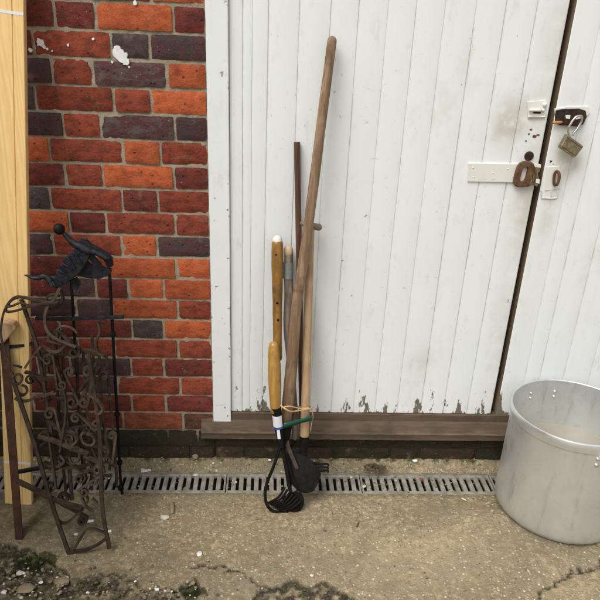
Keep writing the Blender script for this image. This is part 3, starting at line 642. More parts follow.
# ------------------------------------------------------------------ pine plank
BY = WZ(20, 505).y
pl = root('pine_plank', WZ(20, 505), 'pale new pine plank standing upright against the brick wall at the left', 'plank')
b0l, b0r = WZ(6, 505), WZ(31.5, 505); tt = 2.35
topr = WY(23.5, 0, -.075); ax = (topr-b0r).normalized(); wv = Vector((1, .02, 0)); wv = (wv-ax*wv.dot(ax)).normalized(); nv = wv.cross(ax); nv = nv if nv.y > 0 else -nv
Wd = .088; Th = .020
b = MB(); e = .0015
prof = [(0, e), (e, 0), (Wd*.64, 0), (Wd*.64+.002, .003), (Wd*.64+.004, 0), (Wd-e, 0), (Wd, e), (Wd, Th), (0, Th)]
vs = []
zz = [0, .03, .2, .6, 1.2, 1.8, tt]
for t in zz:
    for (w, d) in prof: vs.append(b0r - wv*Wd + wv*w + nv*d + ax*t)
P = len(prof); b.add(vs, [(j*P+i, j*P+(i+1) % P, (j+1)*P+(i+1) % P, (j+1)*P+i) for j in range(len(zz)-1) for i in range(P)]+[tuple(range(P)), tuple(range((len(zz)-1)*P, len(zz)*P))])
board = b.build('board', M['pine'], pl)
def band(py):
    d = ray(20, py); # where the view of that row meets the board
    t = ((b0r-Vector(CAM)).dot(nv))/Vector(d).dot(nv); h = (Vector(CAM)+Vector(d)*t-b0r).dot(ax)
    b = MB(); q = [b0r-wv*(Wd-.001)+ax*(h-.004)-nv*.0006, b0r-wv*.001+ax*(h-.0045)-nv*.0006, b0r-wv*.001+ax*(h+.003)-nv*.0006, b0r-wv*(Wd-.001)+ax*(h+.0035)-nv*.0006]
    b.slab(q, nv, .0014); return b.build('tape_strip', M['sticker'], pl)
band(463); band(13.5)

# ------------------------------------------------------------------ rusty post frame at the far left
def shade(o, a=55): return o
pt = WZ(19, 540)
fr2 = root('iron_frame', pt, 'rusty brown flat iron post frame with a short wooden arm, at the left edge', 'iron frame')
top = WY(2, 322, -.16)
b = MB(); w = .0125
b.slab([pt+Vector((-.012, 0, 0)), pt+Vector((.012, 0, 0)), top+Vector((.016, 0, 0)), top+Vector((-.012, 0, 0))], (0, 1, 0), .005)
b.slab([pt+Vector((-.012, .006, 0)), pt+Vector((-.012, .028, 0)), top+Vector((-.012, .028, 0)), top+Vector((-.012, .006, 0))], (1, 0, 0), .005)
b.build('post', M['post'], fr2, bevel=.001)
b = MB(); Y = -.19
b.slab(poly([(-12, 330), (3, 322), (13, 324), (16, 329), (4, 343), (-10, 346)], Y), (0, 1, 0), .03); b.build('wooden_arm', M['pale_pole'], fr2, bevel=.004)
b = MB(); b.tube([WY(-4, 348.5, -.16), WY(9, 347, -.17), WY(38, 343, -.15)], .0065, 4, flat=(0, 0, 1)); b.build('rail', M['cast'], fr2)
b = MB(); b.tube([WY(14, 472.5, -.25), WY(40, 468, -.23), WY(68, 464, -.20)], .0075, 4, flat=(0, 0, 1)); b.build('rail', M['cast'], fr2)
b = MB(); b.tube([WY(13, 365, -.2), WY(18, 366, -.2), WY(22, 367.5, -.2)], .004, 6); b.build('pin', M['cast'], fr2)

# ------------------------------------------------------------------ wrought iron scroll stand
fA, fB = WZ(69, 554), WZ(109.5, 549)
st = root('scroll_stand', (fA+fB)/2, 'tangled rusty wrought iron stand of scrolls and slanting bars beside the pine plank', 'iron stand')
# the scroll work lies on two slanting planes: depth as a function of the row in the photograph
def YI(py, k=0): return lerp(-.172, fA.y, max(0, min(1.05, (py-285)/268)))+k
def PI_(pts, k=0): return [WY(x, y, YI(y, k)) for x, y in pts]
def bar(name, pts, r, mat='rust', k=0, sm=True, n=6, parent=None, flat=None):
    P = PI_(pts, k); P = smooth_path(P, 5) if sm and len(P) > 2 else P
    if name in ('scroll', 'rail', 'loop', 'foot_hoop'): n = 4; flat = (0, 1, 0); r = (r*1.75, r*1.05)
    b = MB(); b.tube(P, [r]*len(P), n, flat=flat); return b.build(name, M[mat], parent or st, smooth=50)
bar('leg', [(11, 372), (17, 392), (35, 445), (52, 504), (69, 553.5)], .0066, k=0)
bar('leg', [(88, 352), (96, 405), (103, 440), (95, 500)][:2]+[(100, 440), (97, 500), (109.5, 548.5)][0:1]+[(102, 505), (109.5, 548.5)], .0066, k=0)
bar('leg', [(21, 299), (29, 322), (37, 346), (42, 372), (48, 410), (57, 470)], .0062, k=.03)
bar('leg', [(52, 330), (60, 380), (66, 430), (72, 500)], .0060, k=.05)
bar('rail', [(17, 481), (34, 489), (55, 500), (82, 508)], .0062, n=4, k=.005)
bar('rail', [(38, 436), (52, 440), (70, 447), (88, 454)], .0058, 'dullgrey', k=.01)
bar('rail', [(84, 456), (96, 461), (108, 466)], .0052, 'dullgrey', k=.01)
bar('rail', [(36, 318), (60, 319), (90, 318), (124, 317)], .0055, 'cast', k=.055, n=4)
bar('foot_hoop', [(69, 553), (76, 551), (84, 550), (95, 546), (104, 540), (107, 535), (98, 530), (88, 529), (83, 534), (76, 546), (72, 552)], .004)
bar('foot_hoop', [(52, 505), (58, 520), (66, 523), (74, 517), (82, 510), (88, 500), (84, 492)], .004, k=.01)
# top loop bending over to the left
tl = [(6, 312), (4, 318), (2, 328), (3, 345), (6, 355)]
bar('loop', [(37, 302), (28, 298), (22, 297), (14, 299), (9, 304), (12, 306), (20, 303), (30, 305), (42, 301)], .0034, k=.0)
bar('loop', [(58, 303), (44, 302), (33, 299.5), (24, 297.5), (16, 297), (10, 301), (5, 309), (2, 320), (1, 335), (5, 352), (10, 364)], .0040, k=-.005)
bar('loop', [(56, 304), (44, 303.5), (28, 307), (15, 311), (7, 311.5), (6, 308), (12, 306)], .0034, k=-.01)
# grey curled strips under the casting
G = [
 [(60, 288), (54, 299), (48, 306), (45, 316), (46, 327), (50, 334), (57, 339), (66, 343), (76, 347)],
 [(61, 290), (63, 299), (58, 306), (50, 309), (46, 300), (52, 294), (60, 296)],
 [(70, 342), (62, 334), (58, 329), (64, 326), (72, 328), (77, 333)],
 [(40, 345), (47, 349), (54, 352), (60, 350), (66, 344)],
 [(25, 372), (32, 373), (38, 376), (46, 379), (54, 378), (60, 374)],
 [(25, 368), (30, 360), (35, 353), (41, 346)],
 [(40, 356), (45, 361), (52, 364), (56, 360), (50, 358)],
 [(48, 372), (48, 366), (54, 364), (59, 368), (56, 374)],
 [(15, 398), (22, 401), (30, 400), (36, 396), (46, 395), (54, 392)],
 [(15, 390), (18, 393), (23, 395), (27, 392), (26, 387), (22, 385)],
 [(12, 380), (17, 384), (21, 382), (22, 377), (18, 374), (13, 377)],
 [(64, 432), (68, 431), (74, 434), (77, 440), (73, 445), (67, 444), (66, 439)],
 [(84, 431), (81, 436), (84, 443), (91, 445), (95, 441), (92, 435), (87, 434)],
 [(104, 431), (110, 434), (116, 437), (118, 444), (113, 448), (110, 442)],
 [(70, 450), (76, 448), (80, 454), (78, 461), (72, 463), (69, 457)],
 [(38, 447), (44, 450), (48, 457), (44, 463), (37, 462)],
 [(40, 462), (48, 466), (58, 466), (64, 461), (60, 455)],
 [(60, 400), (66, 408), (64, 418), (58, 424), (62, 432)],
 [(90, 395), (97, 400), (103, 409), (99, 414), (94, 410)],
 [(84, 332), (80, 342), (84, 352), (92, 356), (96, 349), (91, 344)],
 [(98, 322), (100, 332), (96, 342), (98, 352), (104, 356)],
 [(62, 480), (68, 474), (76, 476), (78, 484), (72, 490), (64, 488)],
 [(84, 472), (92, 470), (98, 476), (95, 484), (88, 484)],
 [(48, 478), (44, 486), (48, 494), (56, 494), (58, 487)],
 [(82, 498), (86, 506), (93, 510), (97, 504), (92, 498)],
 [(66, 362), (72, 366), (76, 375), (72, 383), (66, 380)],
 [(46, 402), (52, 410), (50, 420), (44, 424)],
 [(55, 395), (64, 396), (72, 402), (82, 402), (90, 408)]]
for i, g in enumerate(G[:13]+G[14:24:2]+G[24:25]):
    bar('scroll', g, .0042 if i else .0054, 'dullgrey' if i % 3 != 1 else 'rust', k=(i*37 % 5)*.008, n=6)
# proper scrolls: a curl at each end, forged from one strip
def curl(c, r, a0, turns, sgn, out):
    L = []; n = int(9*turns)+2
    for i in range(n):
        t = i/(n-1); a = a0+sgn*turns*2*pi*t; q = r*(.28+.72*t); L.append((c[0]+q*cos(a), c[1]+q*sin(a)))
    return L
def scroll_path(c0, c1, r0, r1, s0, s1):
    d = math.atan2(c1[1]-c0[1], c1[0]-c0[0])
    A = curl(c0, r0, d-s0*(1.25*2*pi+pi/2-.25), 1.25, s0, 1); B_ = curl(c1, r1, d+pi+s1*(1.25*2*pi+pi/2-.25), 1.25, -s1, 1)
    return A+B_[::-1]
SC = [((48, 360), (62, 385), 6, 5, 1, -1), ((70, 372), (72, 402), 5, 6, -1, 1), ((88, 372), (84, 402), 6, 5, 1, 1), ((104, 376), (98, 398), 5, 5, -1, -1),
      ((50, 414), (68, 438), 6, 6, 1, -1), ((86, 438), (104, 452), 7, 5, -1, 1), ((58, 462), (80, 478), 6, 6, 1, 1), ((98, 470), (84, 492), 6, 5, 1, -1),
      ((64, 498), (82, 520), 6, 5, -1, 1), ((44, 436), (50, 486), 5, 6, 1, 1), ((76, 418), (96, 424), 5, 5, 1, -1), ((54, 336), (74, 352), 6, 6, -1, 1), ((104, 486), (92, 508), 5, 5, -1, -1), ((30, 380), (44, 398), 5, 5, 1, 1), ((112, 436), (108, 460), 4, 5, 1, 1)]
for i, g in enumerate([
    [(50, 352), (66, 400), (60, 452)], [(96, 362), (80, 410), (98, 462)],
    [(40, 446), (66, 430), (96, 424)], [(60, 456), (88, 472), (112, 476)]]):
    bar('rail', g, .0036, ('rust', 'dullgrey')[i % 2], k=.006+(i*29 % 6)*.011, sm=True)
for i, q in enumerate(SC[:12]+SC[13:]): bar('scroll', scroll_path(*q), .0038+.0008*(i % 3), ('rust', 'dullgrey', 'rust')[i % 3], k=.004+(i*53 % 7)*.009, n=6)
for g, k in (([(42, 352), (60, 356), (84, 350), (106, 356)], .03), ([(40, 402), (64, 398), (90, 404), (112, 398)], .045), ([(44, 462), (70, 468), (100, 462), (116, 466)], .03), ([(48, 420), (76, 446), (104, 480)], .02), ([(100, 366), (78, 392), (58, 430), (50, 470)], .055)):
    bar('rail', g, .0042, 'rust', k=k)
# slender uprights between the scrolls
for g, k in (([(62, 330), (64, 380), (68, 430), (70, 470)], .05), ([(83, 350), (86, 400), (90, 440), (92, 490)], .06), ([(99, 350), (101, 400), (106, 440), (110, 470)], .07), ([(44, 350), (46, 400), (50, 450)], .07), ([(106, 352), (110, 400), (114, 440), (117, 486)], .085), ([(92, 335), (95, 390), (99, 440), (103, 492)], .09), ([(76, 340), (78, 390), (82, 440), (86, 480)], .08), ([(56, 345), (58, 400), (62, 455), (66, 492)], .075)):
    bar('upright', g, .0046, 'rust', k=k)

# ------------------------------------------------------------------ black casting on two rods
r1, r2 = WZ(84, 494), WZ(121, 489)
ca = root('cast_iron_stand', (r1+r2)/2, 'black cast iron ornament with ribbed crescent and knob standing on two thin rods', 'iron ornament')
T1, T2 = WY(71, 277, -.140), WY(109.5, 270, -.138)
b = MB(); b.tube([r1, r1.lerp(T1, .5), T1], .0046, 8); b.build('rod', M['tool'], ca, smooth=60)
b = MB(); b.tube([r2, r2.lerp(T2, .5), T2], .0050, 8); b.build('rod', M['tool'], ca, smooth=60)
for t in (.14, .38, .74):
    b = MB(); b.lathe([(.004, -.008), (.009, -.006), (.010, 0), (.009, .006), (.004, .008)], r2.lerp(T2, t), 12, (T2-r2)); b.build('collar', M['tool'], ca, smooth=50)
b = MB(); b.lathe([(0, 0), (.010, 0), (.010, .005), (.006, .010), (.005, .02)], r2, 12); b.tube([r2+Vector((-.03, .02, .004)), r2+Vector((0, 0, .005)), r2+Vector((.012, -.03, .004))], .0045, 6); b.build('foot', M['tool'], ca, smooth=40)
YC = -.150
# ribbed crescent: a thick curved wedge with scalloped outer edge
outer = [(49.5, 286), (53, 282.5), (52.5, 279), (55.5, 277), (55.5, 272.5), (58.5, 270), (59, 265.5), (62.5, 263.5), (63.5, 259), (67.5, 257), (69.5, 253), (74, 251.5), (77, 248.5), (82, 247.5), (88, 247)]
inner = [(90.5, 252), (88, 260), (84, 267), (79, 273.5), (73, 279), (65, 284.5), (56.5, 289)]
b = MB(); b.slab(poly(outer+inner, YC-.012), (0, 1, 0), .026); b.build('crescent', M['cast'], ca, bevel=.003)
b = MB()
for i in range(1, 15, 2):
    x, y = outer[i]; j = 6-int(i/14*6); q = inner[j]
    b.tube([WY(x, y, YC-.013), WY(lerp(x, q[0], .6), lerp(y, q[1], .6), YC-.017)], [.0032, .0018], 6, round_cap=True)
b.build('rib', M['cast'], ca, smooth=60)
b = MB(); b.tube(smooth_path([WY(x, y, YC-.005) for x, y in ((64, 233.5), (69, 239), (74, 243.5), (80, 246.5), (87, 250), (95, 252), (101, 255), (107, 258))], 4), [lerp(.0062, .0135, min(1, i/12))*(1 if i < 18 else .68) for i in range(29)], 10, round_cap=True); b.build('neck', M['cast'], ca, smooth=60)
b = MB(); b.blob(WY(59.3, 229, YC-.005), .0165, (1, .9, 1), .06, 3); b.tube([WY(60, 230, YC-.005), WY(65, 234.5, YC-.005)], .0055, 10); b.build('knob', M['tool'], ca, smooth=60)
b = MB()
b.tube(smooth_path([WY(x, y, YC) for x, y in ((84, 246), (86, 239.5), (86.5, 237.5))], 3), [.006, .0055, .005, .004, .003, .002, .0012], 8)
b.slab(poly([(79, 240.5), (87, 242), (90, 245), (99, 249.5), (110, 256), (108, 260), (101, 257.5), (96, 256), (84, 250.5)], YC-.010), (0, 1, 0), .018)
b.slab(poly([(86, 251), (91, 251), (94, 257), (98, 262), (104, 269), (100, 271.5), (93, 265), (88, 257)], YC+.002), (0, 1, 0), .012)
b.slab(poly([(77, 268.5), (82, 264), (87, 262), (91, 265.5), (97, 266), (104, 268.5), (111, 270), (110.5, 274), (99, 279.5), (86, 278), (76, 275)], YC+.006), (0, 1, 0), .014)
b.slab(poly([(70, 281), (76, 278), (80, 284), (77, 291), (72, 289)], YC+.004), (0, 1, 0), .012)
b.slab(poly([(96, 252), (104, 251), (112, 258), (113, 266), (108, 269), (104, 261)], YC+.012), (0, 1, 0), .010)
b.build('wing', M['cast'], ca, bevel=.002)
b = MB(); b.tube(smooth_path([WY(x, y, YC-.006) for x, y in ((52, 285), (49, 279.5), (44, 276), (39, 278), (33, 278), (28, 276), (24.5, 275))], 4), [lerp(.0120, .0020, (i/24)**.9) for i in range(25)], 10); b.blob(WY(43, 277, YC-.008), .010, (1.2, .7, .7), .1, 2); b.build('tail', M['cast'], ca, smooth=60)

# ------------------------------------------------------------------ the garden tools tied in a bundle
def pole(name, P, R, mat, parent, n=14, wob=0., rc=True):
    N = 26; pts = []; rr = []; k = len(P)-1
    for i in range(N+1):
        t = i/N*k; j = min(int(t), k-1); f = t-j; p = P[j].lerp(P[j+1], f); r = lerp(R[j], R[j+1], f)
        p = p+Vector((noise.noise(Vector((i*.23, 1, parent.location.x*9)))*wob, noise.noise(Vector((i*.23, 7, parent.location.x*9)))*wob, 0))
        pts.append(p); rr.append(r*(1+.03*noise.noise(Vector((i*.5, 3, 3)))))
    b = MB(); b.tube(pts, rr, n, round_cap=rc); return b.build(name, M[mat], parent, smooth=50)
# D: the long rough pole with a hoe-like tang
rD = root('garden_hoe', WZ(303, 492), 'tallest rough brown pole leaning on the white door, flat iron tang at its foot', 'garden tool')
D0, D2 = WY(332, 41, -.03), WY(284.5, 436, -.150); DM = [WY(290.5, 377, -.131), WY(297, 300, -.108), WY(305.7, 247, -.092), WY(318.5, 145, -.062)]
pole('handle', [D2]+DM+[D0], [.0180, .0205, .0165, .0160, .0148, .0135], 'ash_pole', rD, wob=.0012)
b = MB(); b.tube([WY(284.5, 431, -.157), WY(288, 447, -.17), WY(297, 468, -.20), WZ(303.5, 488)+Vector((0, 0, .012))], [(.003, .009), (.003, .0085), (.003, .0065), (.003, .005)], 6, flat=(0, -1, .4)); b.build('tang', M['worn_steel'], rD, smooth=40)
b = MB(); b.tube([WY(286, 425, -.150), WY(283, 442, -.153), WY(282, 449, -.156)], [.0212, .020, .012], 14); b.build('socket', M['tool'], rD, smooth=50)
# E: pale pole with cross peg, black socket and spade blade
rE = root('spade', WZ(305, 491), 'pale wooden pole with cross peg at its top and black blade at its foot', 'garden tool')
E0, E1 = WY(310.5, 229, -.045), WY(304.3, 438, -.135)
pole('handle', [E1, E0], [.0158, .0125], 'pale_pole', rE, wob=.001)
b = MB(); b.tube([WY(302.5, 223.5, -.040), WY(311, 225.5, -.042), WY(318.5, 227.2, -.044)], [.0085, .0095, .0115], 12, round_cap=True); b.build('cross_peg', M['grey_pole'], rE, smooth=60)
b = MB(); b.tube([WY(304.3, 436, -.136), WY(303.5, 450, -.145), WY(303, 463, -.155)], [.0165, .0150, .0125], 14); b.build('socket', M['tool'], rE, smooth=50)
bl = [(290, 452), (304, 456), (313, 462), (320, 471), (320.5, 477), (316, 487), (311.5, 492), (303, 493), (295, 488), (287, 478), (284, 464)]
bl = [tuple(q[:2]) for q in smooth_path([(x, y, 0) for x, y in bl], 4, True)[:-1]]; nb_ = len(bl); b = MB(); cen = WY(303, 474, -.215); vs = []
for sgn in (0, 1):
    vs.append(cen+Vector((0, .012+.006*sgn, 0)))
    for x, y in bl: vs.append(WY(x, y, lerp(-.165, -.225, (y-456)/36))+Vector((0, .005*sgn, 0)))
o2 = nb_+1
b.add(vs, [(0, 1+i, 1+(i+1) % nb_) for i in range(nb_)]+[(o2, o2+1+(i+1) % nb_, o2+1+i) for i in range(nb_)]+[(1+i, 1+(i+1) % nb_, o2+1+(i+1) % nb_, o2+1+i) for i in range(nb_)])
b.build('blade', M['tool'], rE, smooth=40)
# B: knobbly grey stick with tape, ending in a bent cultivator claw
rB = root('cultivator', WZ(320, 478), 'short knobbly grey stick with grey tape near its top and a three pronged claw', 'garden tool')
B0, B1, B2 = WY(288.5, 252, -.035), WY(288.5, 330, -.075), WY(295.5, 437, -.118)
pole('handle', [B2, B1, B0], [.0120, .0150, .0150], 'grey_pole', rB, wob=.003)
b = MB(); b.tube([B0.lerp(B1, .13)+Vector((-.001, 0, 0)), B0.lerp(B1, .33)+Vector((-.002, 0, 0))], .0172, 14); b.build('tape', M['grey_tape'], rB, smooth=50)
b = MB(); b.tube([WY(288.3, 250, -.034), WY(288.5, 252.5, -.036)], .0156, 14, round_cap=True); b.build('handle_end', M['end_grain'], rB, smooth=50)
b = MB(); b.tube(smooth_path([WY(295.5, 433, -.118), WY(295, 441, -.122), WY(290, 449, -.135), WY(289, 458, -.15), WY(296, 464, -.165), WY(306, 465, -.175)], 5), .0052, 8); b.build('shank', M['tool'], rB, smooth=60)
for i, (y0, y1) in enumerate(((463, 464.5), (466, 468), (469.5, 471))):
    b = MB(); b.tube(smooth_path([WY(306, 465, -.172-.004*i), WY(312, y0, -.175-.006*i), WY(320, y0+1.2, -.175-.006*i), WY(327.5, y1-.5, -.172-.006*i), WY(328, y1+2, -.168-.006*i)], 4), [.0052]*9+[.0050, .0042, .004, .0038, .0035, .003, .0025, .0015], 6); b.build('prong', M['tool'], rB, smooth=60)
# C: thin dark reddish pole behind
rC = root('thin_stick', WZ(300, 478), 'thin dark reddish brown rod standing upright behind the tallest pole', 'garden tool')
C0, C1 = WY(297, 142, -.012), WY(302, 425, -.075)
b = MB(); b.tube([C0, C0.lerp(C1, .5), C1, C1+(C1-C0)*.16], [.0095, .0098, .0092, .0085], 8); b.build('handle', M['red_pole'], rC, smooth=40)
b = MB(); e_ = C1+(C1-C0)*.155; b.tube([e_, e_.lerp(WZ(300, 478)+Vector((0, 0, .004)), .5), WZ(300, 478)+Vector((0, 0, .003))], [.0094, .008, .006], 8); b.build('spike', M['tool'], rC, smooth=50)
# A: long handled shears, two varnished grips, label, loop and comb of ribs
rA = root('lawn_shears', WZ(285, 512), 'long handled garden tool with two varnished grips, white label and black wire loop foot', 'garden tool')
A0, A1 = WY(277.3, 244, -.05), WY(277.5, 412, -.152)
pole('grip', [A0.lerp(A1, .66), A0.lerp(A1, .56), A0.lerp(A1, .33), A0.lerp(A1, .1), A0], [.0160, .0150, .0160, .0195, .0185], 'varnish', rA)
b = MB(); b.tube([WY(277.3, 240.3, -.0480), WY(277.3, 241.5, -.0488)], .0160, 14, round_cap=True); b.build('grip_end', M['white_cap'], rA, smooth=50)
for (x, y, Y) in ((276.5, 255, -.0725), (277.2, 303, -.1005), (278, 320, -.111)):
    b = MB(); b.blob(WY(x, y, Y), .0042, (1, .5, 1), .1, 2); b.build('rivet', M['tool'], rA, smooth=60)
L0, L1 = WY(273.7, 346, -.140), WY(275.6, 411, -.172)
pole('grip', [L1, L1.lerp(L0, .35), L1.lerp(L0, .65), L1.lerp(L0, .9), L0], [.0165, .0215, .0215, .0195, .0165], 'light_varnish', rA)
b = MB(); b.tube([WY(276, 407, -.172), WY(277.5, 420, -.176), WY(279.5, 433, -.183), WY(281.5, 447, -.195)], [.0170, .0160, .0135, .0085], 14); b.build('ferrule', M['tool'], rA, smooth=50)
# label wrapped on the front of the ferrule
def wrap(P0, P1, r, a0, a1, n=8):
    b = MB(); ax_ = (Vector(P1)-Vector(P0)).normalized(); fx = Vector((0, -1, 0)); fx = (fx-ax_*fx.dot(ax_)).normalized(); sx = ax_.cross(fx); sx = sx if sx.x > 0 else -sx
    vs = []
    for p in (P0, P1):
        for i in range(n+1):
            a = lerp(a0, a1, i/n); vs.append(Vector(p)+(fx*cos(a)+sx*sin(a))*r)
    for p in (P0, P1):
        for i in range(n+1):
            a = lerp(a0, a1, i/n); vs.append(Vector(p)+(fx*cos(a)+sx*sin(a))*(r-.0008))
    W = n+1; b.add(vs, [(i, i+1, W+i+1, W+i) for i in range(n)]+[(2*W+i+1, 2*W+i, 3*W+i, 3*W+i+1) for i in range(n)]+[(i, 2*W+i, 2*W+i+1, i+1) for i in range(n)]+[(W+i+1, 3*W+i+1, 3*W+i, W+i) for i in range(n)]); return b
lb = wrap(WY(277.2, 414.3, -.176), WY(278.2, 425, -.1785), .0172, -1.25, 1.0).build('label', M['sticker'], rA, smooth=40)
wrap(WY(278.2, 425, -.1785), WY(278.6, 427.6, -.180), .0168, -1.25, 1.1).build('label_band', M['blue'], lb, smooth=40)
wrap(WY(278.6, 427.6, -.180), WY(279.6, 437, -.186), .0150, -.45, .25).build('label_strip', M['sticker'], lb, smooth=40)
gA = WZ(283, 512)
lp = [(281, 443), (277.5, 455), (273, 468), (268, 480), (265.3, 490), (265.3, 499), (268, 506.5), (273, 511), (280, 512.5), (288, 513)]
def LY(y): return lerp(-.19, gA.y, max(0, min(1, (y-443)/62)))
b = MB(); b.tube(smooth_path([WY(x, y, LY(y)) for x, y in lp], 5), .0056, 8); b.build('wire_loop', M['tool'], rA, smooth=60)
b = MB(); b.tube(smooth_path([WY(x, y, LY(y)+.004) for x, y in ((282, 443), (284, 458), (286.5, 470), (289, 486), (294, 500), (298, 508), (290, 513))], 5), .0062, 8); b.tube(smooth_path([WY(x, y, LY(y)+.012) for x, y in ((283, 446), (288, 462), (293, 478), (300, 492), (303, 500), (301, 508), (294, 512))], 5), .004, 8); b.build('wire_loop', M['tool'], rA, smooth=60)
for i in range(7):
    t = i/6; x0, y0 = lerp(268, 279, t), lerp(503, 510, t); x1, y1 = lerp(285, 301, t), lerp(487, 501, t)
    b = MB(); P = [WY(x0, y0, LY(y0)), WY(lerp(x0, x1, .5)+2, lerp(y0, y1, .5)+2.2, LY(y0)-.006), WY(x1, y1, LY(y1)-.002)]
    b.tube(smooth_path(P, 5), .0044, 6); b.build('tine', M['tool'], rA, smooth=60)
b = MB(); b.slab([WY(282, 498, gA.y+.012), WY(297, 491, gA.y+.024), WY(304, 500, gA.y+.014), WY(301, 511, gA.y+.002), WY(290, 514, gA.y), WY(284, 509, gA.y+.004)], (0, 1, 0), .006); b.build('foot_plate', M['tool'], rA, bevel=.002)

# twine and green tape round the bundle
def loop_round(pts, r, n=8, flat=None, closed=True): 
    b = MB(); b.tube(smooth_path(pts, 6, closed), r, n, flat=flat, cap=not closed); return b
YB = -.155
ts = loop_round([WY(281, 406.5, -.155), WY(279.8, 405, -.17), WY(285.5, 409, -.192), WY(291, 411.5, -.186), WY(299, 410.5, -.16), WY(306, 409, -.152), WY(311, 408.3, -.142), WY(312, 407, -.12), WY(300, 407, -.09), WY(286, 406.5, -.11)], .0028, 6)
tw = ts.build('twine', M['string'], origin=WY(296, 409, -.15), smooth=60); tag(tw, 'straw coloured twine wound round the garden tool handles above the green tape', 'twine')
b = MB(); b.tube(smooth_path([WY(284, 407, -.185), WY(290, 406.3, -.185), WY(300, 408.4, -.158), WY(309, 408, -.148)], 5), .0024, 6); b.build('strand', M['string'], tw, smooth=60)
b = MB(); b.tube(smooth_path([WY(311.5, 408, -.14), WY(313, 416, -.138), WY(311.5, 424, -.136), WY(310.5, 431, -.137)], 4), .0016, 5); b.build('loose_end', M['string'], tw, smooth=60)
gt = MB(); ring = smooth_path([WY(279.5, 428, -.150), WY(280, 427.5, -.176), WY(285.5, 425.5, -.181), WY(292, 423.7, -.174), WY(300, 421.2, -.163), WY(307, 419.3, -.159), WY(311.5, 418.2, -.147), WY(312, 418, -.125), WY(300, 420, -.09), WY(286, 425, -.115)], 6, True)
vs = []; N = len(ring)-1
for i in range(N):
    p = ring[i]; w = .0105*(1+.12*noise.noise(p*40)); vs += [p+Vector((0, 0, w)), p+Vector((0, .0, -w))]
gt.add(vs, [(2*i, 2*((i+1) % N), 2*((i+1) % N)+1, 2*i+1) for i in range(N)])
o = gt.build('green_tape', M['green_tape'], origin=WY(296, 422, -.15), smooth=60); m = o.modifiers.new('th', 'SOLIDIFY'); m.thickness = .001
tag(o, 'dark green tape strapped round the garden tool handles below the twine', 'tape')

# ------------------------------------------------------------------ aluminium pot
PX, PY, RT, RB, PH = 1.2099, -.2415, .2023, .2062, .384
nax = Vector((-.018, .030, 1)).normalized()
pc = Vector((PX, PY, .0365))
pot = root('cooking_pot', pc, 'big dented aluminium cooking pot standing at the right edge', 'pot')
def prof():
    o = [(0, .0), (RB-.022, .0), (RB-.010, .003), (RB-.003, .010), (RB, .022)]
    for i in range(1, 9): t = i/9; o.append((lerp(RB, RT-.005, t), lerp(.022, PH-.036, t)))
    o += [(RT-.0045, PH-.036), (RT-.0005, PH-.033), (RT+.0005, PH-.020), (RT+.001, PH-.004), (RT-.001, PH-.0005), (RT-.004, PH), (RT-.0065, PH-.002), (RT-.0072, PH-.03)]
    for i in range(1, 9): t = i/9; o.append((lerp(RT-.0075, RB-.008, t), lerp(PH-.034, .03, t)))
    o += [(RB-.012, .016), (RB-.03, .008), (0, .008)]
    return o
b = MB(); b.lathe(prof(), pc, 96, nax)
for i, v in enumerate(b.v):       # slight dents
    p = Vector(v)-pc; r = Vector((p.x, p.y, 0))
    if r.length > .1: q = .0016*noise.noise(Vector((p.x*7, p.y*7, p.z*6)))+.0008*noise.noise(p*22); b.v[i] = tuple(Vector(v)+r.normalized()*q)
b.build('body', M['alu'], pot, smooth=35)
b = MB(); b.lathe([(0, PH*.535), (RT-.0048, PH*.535)], pc, 96, nax); wtr = b.build('murky_liquid', M['water'], origin=pc+Vector((0, 0, PH*.535)), smooth=60); tag(wtr, 'murky tan liquid standing inside the big aluminium pot', 'liquid')
q_ = Vector((0, 0, 1)).rotation_difference(nax)
def PS(a, z, r): return pc+q_ @ Vector((cos(a)*r, sin(a)*r, z))
def riv(a, z, r, s, inward):
    p = PS(a, z, r); d = (q_ @ Vector((cos(a), sin(a), 0)))*(-1 if inward else 1); b = MB(); b.lathe([(s, -.001), (s, .0012), (s*.8, .0032), (s*.4, .0044), (0, .0048)], p, 14, d); return b.build('rivet', M['rivet'], pot, smooth=60)
def ang(px, py, r, z, back):
    best = None
    for i in range(720):
        a = 2*pi*i/720; v = np.array(PS(a, z, r))-CAM
        if back and sin(a) < 0 or (not back and sin(a) > 0): continue
        x = 300+F*(v@CR)/(v@_f)
        if best is None or abs(x-px) < best[0]: best = (abs(x-px), a)
    return best[1]
aL, aR = ang(530.5, 402, RT-.0075, PH-.065, True), ang(554, 401, RT-.0075, PH-.065, True)
for a in (aL, aR):
    for z in (PH-.046, PH-.066): riv(a, z, RT-.0078, .0052, True)
a1 = ang(597, 463, RT, PH-.07, False); a2 = a1+(aR-aL if aR > aL else aL-aR)
for a in (a1, a2):
    for z in (PH-.050, PH-.072): riv(a, z, RT-.0035, .0062, False)
def handle(a0, a1, s):
    b = MB(); zc = PH-.060
    P = [PS(a0, zc-.016, RT-.001), PS(a0, zc+.004, RT+.004), PS(lerp(a0, a1, .12), zc+.012, RT+.032), PS(lerp(a0, a1, .5), zc+.014, RT+.046), PS(lerp(a0, a1, .88), zc+.012, RT+.032), PS(a1, zc+.004, RT+.004), PS(a1, zc-.016, RT-.001)]
    b.tube(smooth_path(P, 6), .0058, 10, round_cap=True)
    return b.build('handle', M['alu'], pot, smooth=60)
handle(min(aL, aR), max(aL, aR), 1)
handle(a1, a2, 1) if False else None
b = MB(); zc = PH-.061
